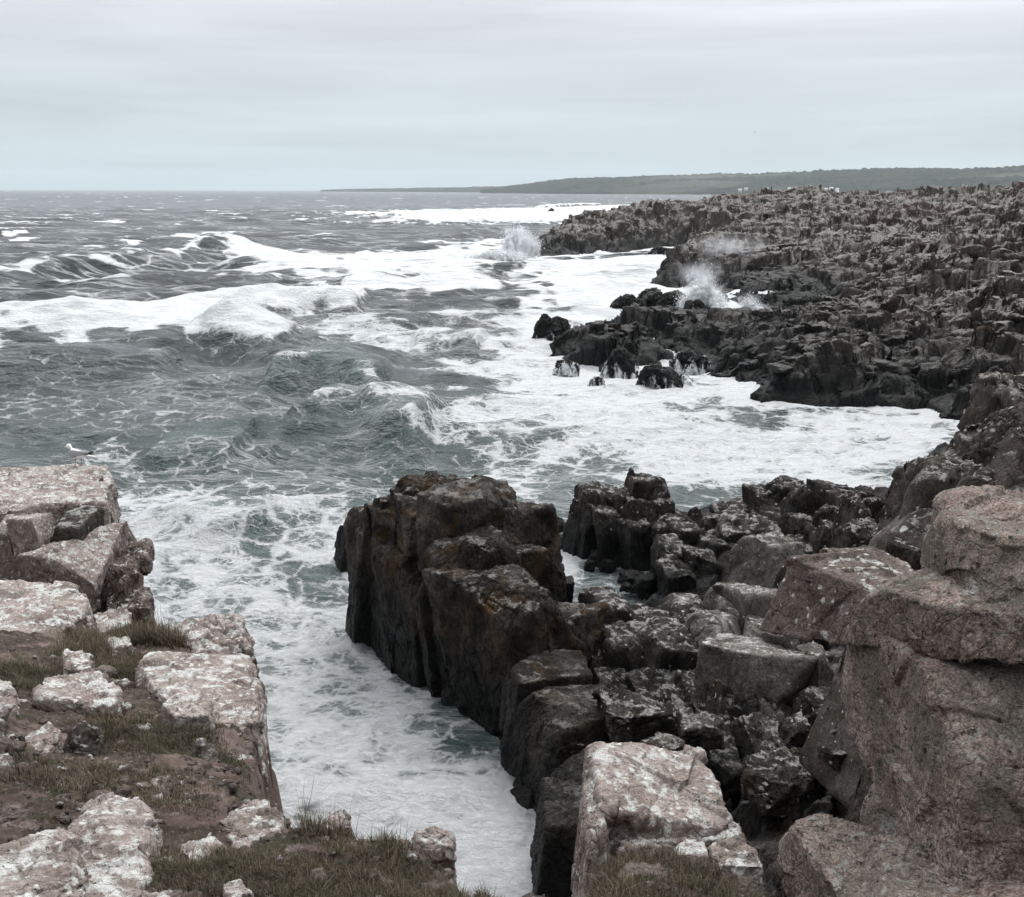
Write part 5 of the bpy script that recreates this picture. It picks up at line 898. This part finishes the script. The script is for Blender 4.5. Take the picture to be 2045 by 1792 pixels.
# ------------------------------------------------------------------ turf: grass blades over the clifftop
def blades(P, L, W_, bend, seed, hd=None):
    rg = np.random.default_rng(seed); n = len(P); a = rg.uniform(0, 2 * math.pi, n) if hd is None else hd; d = np.stack([np.cos(a), np.sin(a), 0 * a], -1); s = np.stack([-np.sin(a), np.cos(a), 0 * a], -1)
    out = []
    for t in (0, .4, .75, 1.0):
        c = P + d * (bend * L * t ** 1.8)[:, None] + np.array([0, 0, 1.0]) * (L * t * (1 - .35 * bend * t))[:, None]; w_ = (W_ * (1 - t * .9))[:, None] * s
        out += [c - w_, c + w_]
    V = np.stack(out, 1).reshape(-1, 3); b0 = np.arange(n)[:, None] * 8; Q = np.concatenate([b0 + np.array(f_) for f_ in ((0, 1, 3, 2), (2, 3, 5, 4), (4, 5, 7, 6))])
    return V, Q
def turf():
    rg = np.random.default_rng(21)
    def zones(n, poly, z):
        W = np.array([atZ(a, b, z)[:2] for a, b in poly]); lo, hi = W.min(0), W.max(0); X = rg.uniform(lo[0], hi[0], n); Y = rg.uniform(lo[1], hi[1], n); _, i = segdist(X, Y, W); return X[i], Y[i]
    sets = []; cl = []
    def add(X, Y, n_per, spread, L, W_, bend, straw):
        X = np.repeat(X, n_per) + rg.normal(0, spread, len(X) * n_per); Y = np.repeat(Y, n_per) + rg.normal(0, spread, len(Y) * n_per)
        z, sd = ground_z(X, Y); k = sd > .02; X, Y, z = X[k], Y[k], z[k]; n = len(X)
        V, Q = blades(np.stack([X, Y, z - .01], -1), .68 * L * rg.lognormal(0, .4, n), np.full(n, W_), rg.uniform(.15, 1.0, n) * bend, int(rg.integers(1e6))); sets.append((V.astype(f32), Q)); cl.append(np.repeat(np.clip(rg.beta(1.3, 2.6, n) + straw + .12 * fbm(np.stack([X, Y, 0 * X], -1) * 3, 2), 0, 1), 8))
    for n, poly, z, npr, sp, L, W_, bd, st in [
        (2300, [(420, 1640), (560, 1650), (900, 1670), (980, 1770), (1150, 1800), (1000, 1900), (300, 1900), (330, 1700)], 11.6, 22, .035, .045, .0013, 1.0, 0.),
        (130, [(560, 1660), (900, 1675), (1000, 1790), (900, 1792), (560, 1700)], 11.45, 22, .02, .085, .0014, .8, .1),
        (45, [(560, 1650), (620, 1650), (640, 1690), (540, 1700)], 11.45, 16, .03, .16, .0012, .9, .3),
        (60, [(840, 1670), (900, 1672), (960, 1740), (900, 1740)], 11.4, 24, .02, .11, .0014, .8, .05),
        (900, [(1150, 1700), (1300, 1690), (1560, 1745), (1580, 1900), (1050, 1900)], 11.4, 22, .03, .055, .0013, 1.0, 0.),
        (60, [(1180, 1690), (1350, 1690), (1360, 1740), (1180, 1760)], 11.25, 20, .03, .11, .0013, .9, .15),
        (1500, [(190, 1390), (420, 1380), (470, 1530), (330, 1560), (200, 1500)], 10.95, 20, .05, .05, .002, 1.0, 0.),
        (1300, [(150, 1260), (330, 1240), (300, 1420), (200, 1420), (100, 1300)], 10.35, 20, .06, .075, .0024, 1.0, .02),
        (260, [(150, 1240), (215, 1260), (210, 1330), (130, 1330)], 10.2, 26, .05, .16, .0026, .9, .15),
        (260, [(240, 1235), (345, 1235), (380, 1290), (250, 1300)], 9.95, 26, .06, .17, .0028, .9, .12),
        (600, [(0, 1290), (130, 1290), (90, 1400), (0, 1400)], 10.6, 20, .06, .07, .002, 1.0, .0),
        (160, [(0, 1460), (90, 1500), (120, 1620), (20, 1650)], 11.3, 20, .04, .07, .0018, 1.0, .0),
        (900, [(120, 1500), (330, 1500), (430, 1660), (320, 1660), (100, 1640)], 11.3, 16, .04, .04, .0016, 1.0, .1)]:
        X, Y = zones(n * 3, poly, z); m_ = fbm(np.stack([X, Y, 0 * X], -1).astype(f32) * f32(1.8), 3, .6, 55) > -.28; X, Y = X[m_][:n], Y[m_][:n]; add(X, Y, npr, sp, L, W_, bd, st)
    # hollow under the gull cliff
    X = rg.uniform(-9.5, -5.9, 500); Y = rg.uniform(13.5, 16.0, 500); add(X, Y, 20, .08, .16, .004, 1.0, .1)
    V, Q = join(sets); c = np.concatenate(cl)
    m, nt, b, _ = newmat('grass_blades'); at_ = N(nt, 'ShaderNodeAttribute', attribute_name='dry'); nt.links.new(ramp(nt, [(0, (.022, .021, .011)), (.35, (.055, .047, .027)), (.65, (.12, .098, .063)), (1, (.30, .245, .18))], at_.outputs['Fac']), b.inputs['Base Color'])
    b.inputs['Roughness'].default_value = .7; b.inputs['Specular IOR Level'].default_value = .2
    tag(mk('grass', V, Q, m, loc=(0, 0, 0), attrs=dict(dry=c)), 'short wind bitten grass, green and straw, over the clifftop soil', 'grass', kind='stuff')
    MP = bpy.data.materials['grass_blades']
    # one dry stalk and the dark rosettes at the edge
    g0 = atZ(598, 1662, 11.45); tip = atY(627, 1548, g0[1] + .05); V = []; 
    for t in np.linspace(0, 1, 9):
        c_ = g0 * (1 - t) + tip * t + np.array([.01 * math.sin(t * 3), 0, 0]); w_ = .0016 * (1 - .6 * t); V += [c_ + np.array([w_ * math.cos(a), w_ * math.sin(a), 0]) for a in np.linspace(0, 2 * math.pi, 6)[:-1]]
    Q = [(i * 5 + j, i * 5 + (j + 1) % 5, (i + 1) * 5 + (j + 1) % 5, (i + 1) * 5 + j) for i in range(8) for j in range(5)]
    tag(mk('dry_stalk', V, Q, simple('dry_stalk', (.12, .09, .07))), 'single thin dry stalk rising from the clifftop edge against the foam', 'stalk')
    ml = simple('leaf_green', (.018, .028, .014), .5)
    for i, (x, y, z_, n_, L) in enumerate([(560, 1640, 11.42, 9, .09), (1065, 1788, 11.5, 7, .10), (1112, 1790, 11.5, 7, .10)]):
        p0 = atZ(x, y, z_); zg, _ = ground_z(np.array([p0[0]]), np.array([p0[1]])); p0[2] = max(float(zg[0]), 11.0); V = []; F_ = []
        for k in range(n_):
            a = rg.uniform(0, 6.28); d = np.array([math.cos(a), math.sin(a), 0]); s = np.array([-d[1], d[0], 0]); b0 = len(V); l = L * rg.uniform(.6, 1.1); el = rg.uniform(.5, 1.3)
            for t, w_ in ((0, .2), (.3, .7), (.6, 1), (.85, .7), (1, .05)):
                c_ = d * l * t * math.cos(el) + np.array([0, 0, l * t * math.sin(el) - .02 * t * t]); V += [c_ - s * w_ * .011, c_ + np.array([0, 0, -.003]), c_ + s * w_ * .011]
            for j in range(4): F_ += [(b0 + 3 * j, b0 + 3 * j + 1, b0 + 3 * j + 4, b0 + 3 * j + 3), (b0 + 3 * j + 1, b0 + 3 * j + 2, b0 + 3 * j + 5, b0 + 3 * j + 4)]
        o = mk('leafy_plant', np.array(V) + p0, np.array(F_), ml); tag(o, ['dark rosette of leaves at the clifftop beside the dry stalk', 'left of two dark leafy plants at the bottom of the foam channel', 'right of two dark leafy plants at the bottom of the foam channel'][i], 'plant')
turf()
# ------------------------------------------------------------------ pebbles in the soil
def pebbles():
    rg = np.random.default_rng(9); U, Q = cubesphere(4); parts = []
    for k in range(2200):
        x, y = rg.uniform(-60, 1560), rg.uniform(1290, 1792); a = atZ(x, y, 12.1 - (1792 - y) / 500 * 1.9); z, sd = ground_z(a[None, 0], a[None, 1])
        if sd[0] < .05: continue
        s = min(rg.lognormal(-4.6, .75), .10) * (1 + (a[1] - 3) * .12); V = U * np.array([s, s * rg.uniform(.6, 1), s * rg.uniform(.4, .8)]) * (1 + .18 * rg.normal(0, 1, (len(U), 1)))
        parts.append(((V + np.array([a[0], a[1], z[0]])).astype(f32), Q))
    V, Q = join(parts); tag(mk('pebbles', V, Q, M['pinkwall'], loc=(0, 0, 0), smooth=False), 'pink granite chips scattered in the clifftop soil', 'pebbles', kind='stuff')
pebbles()
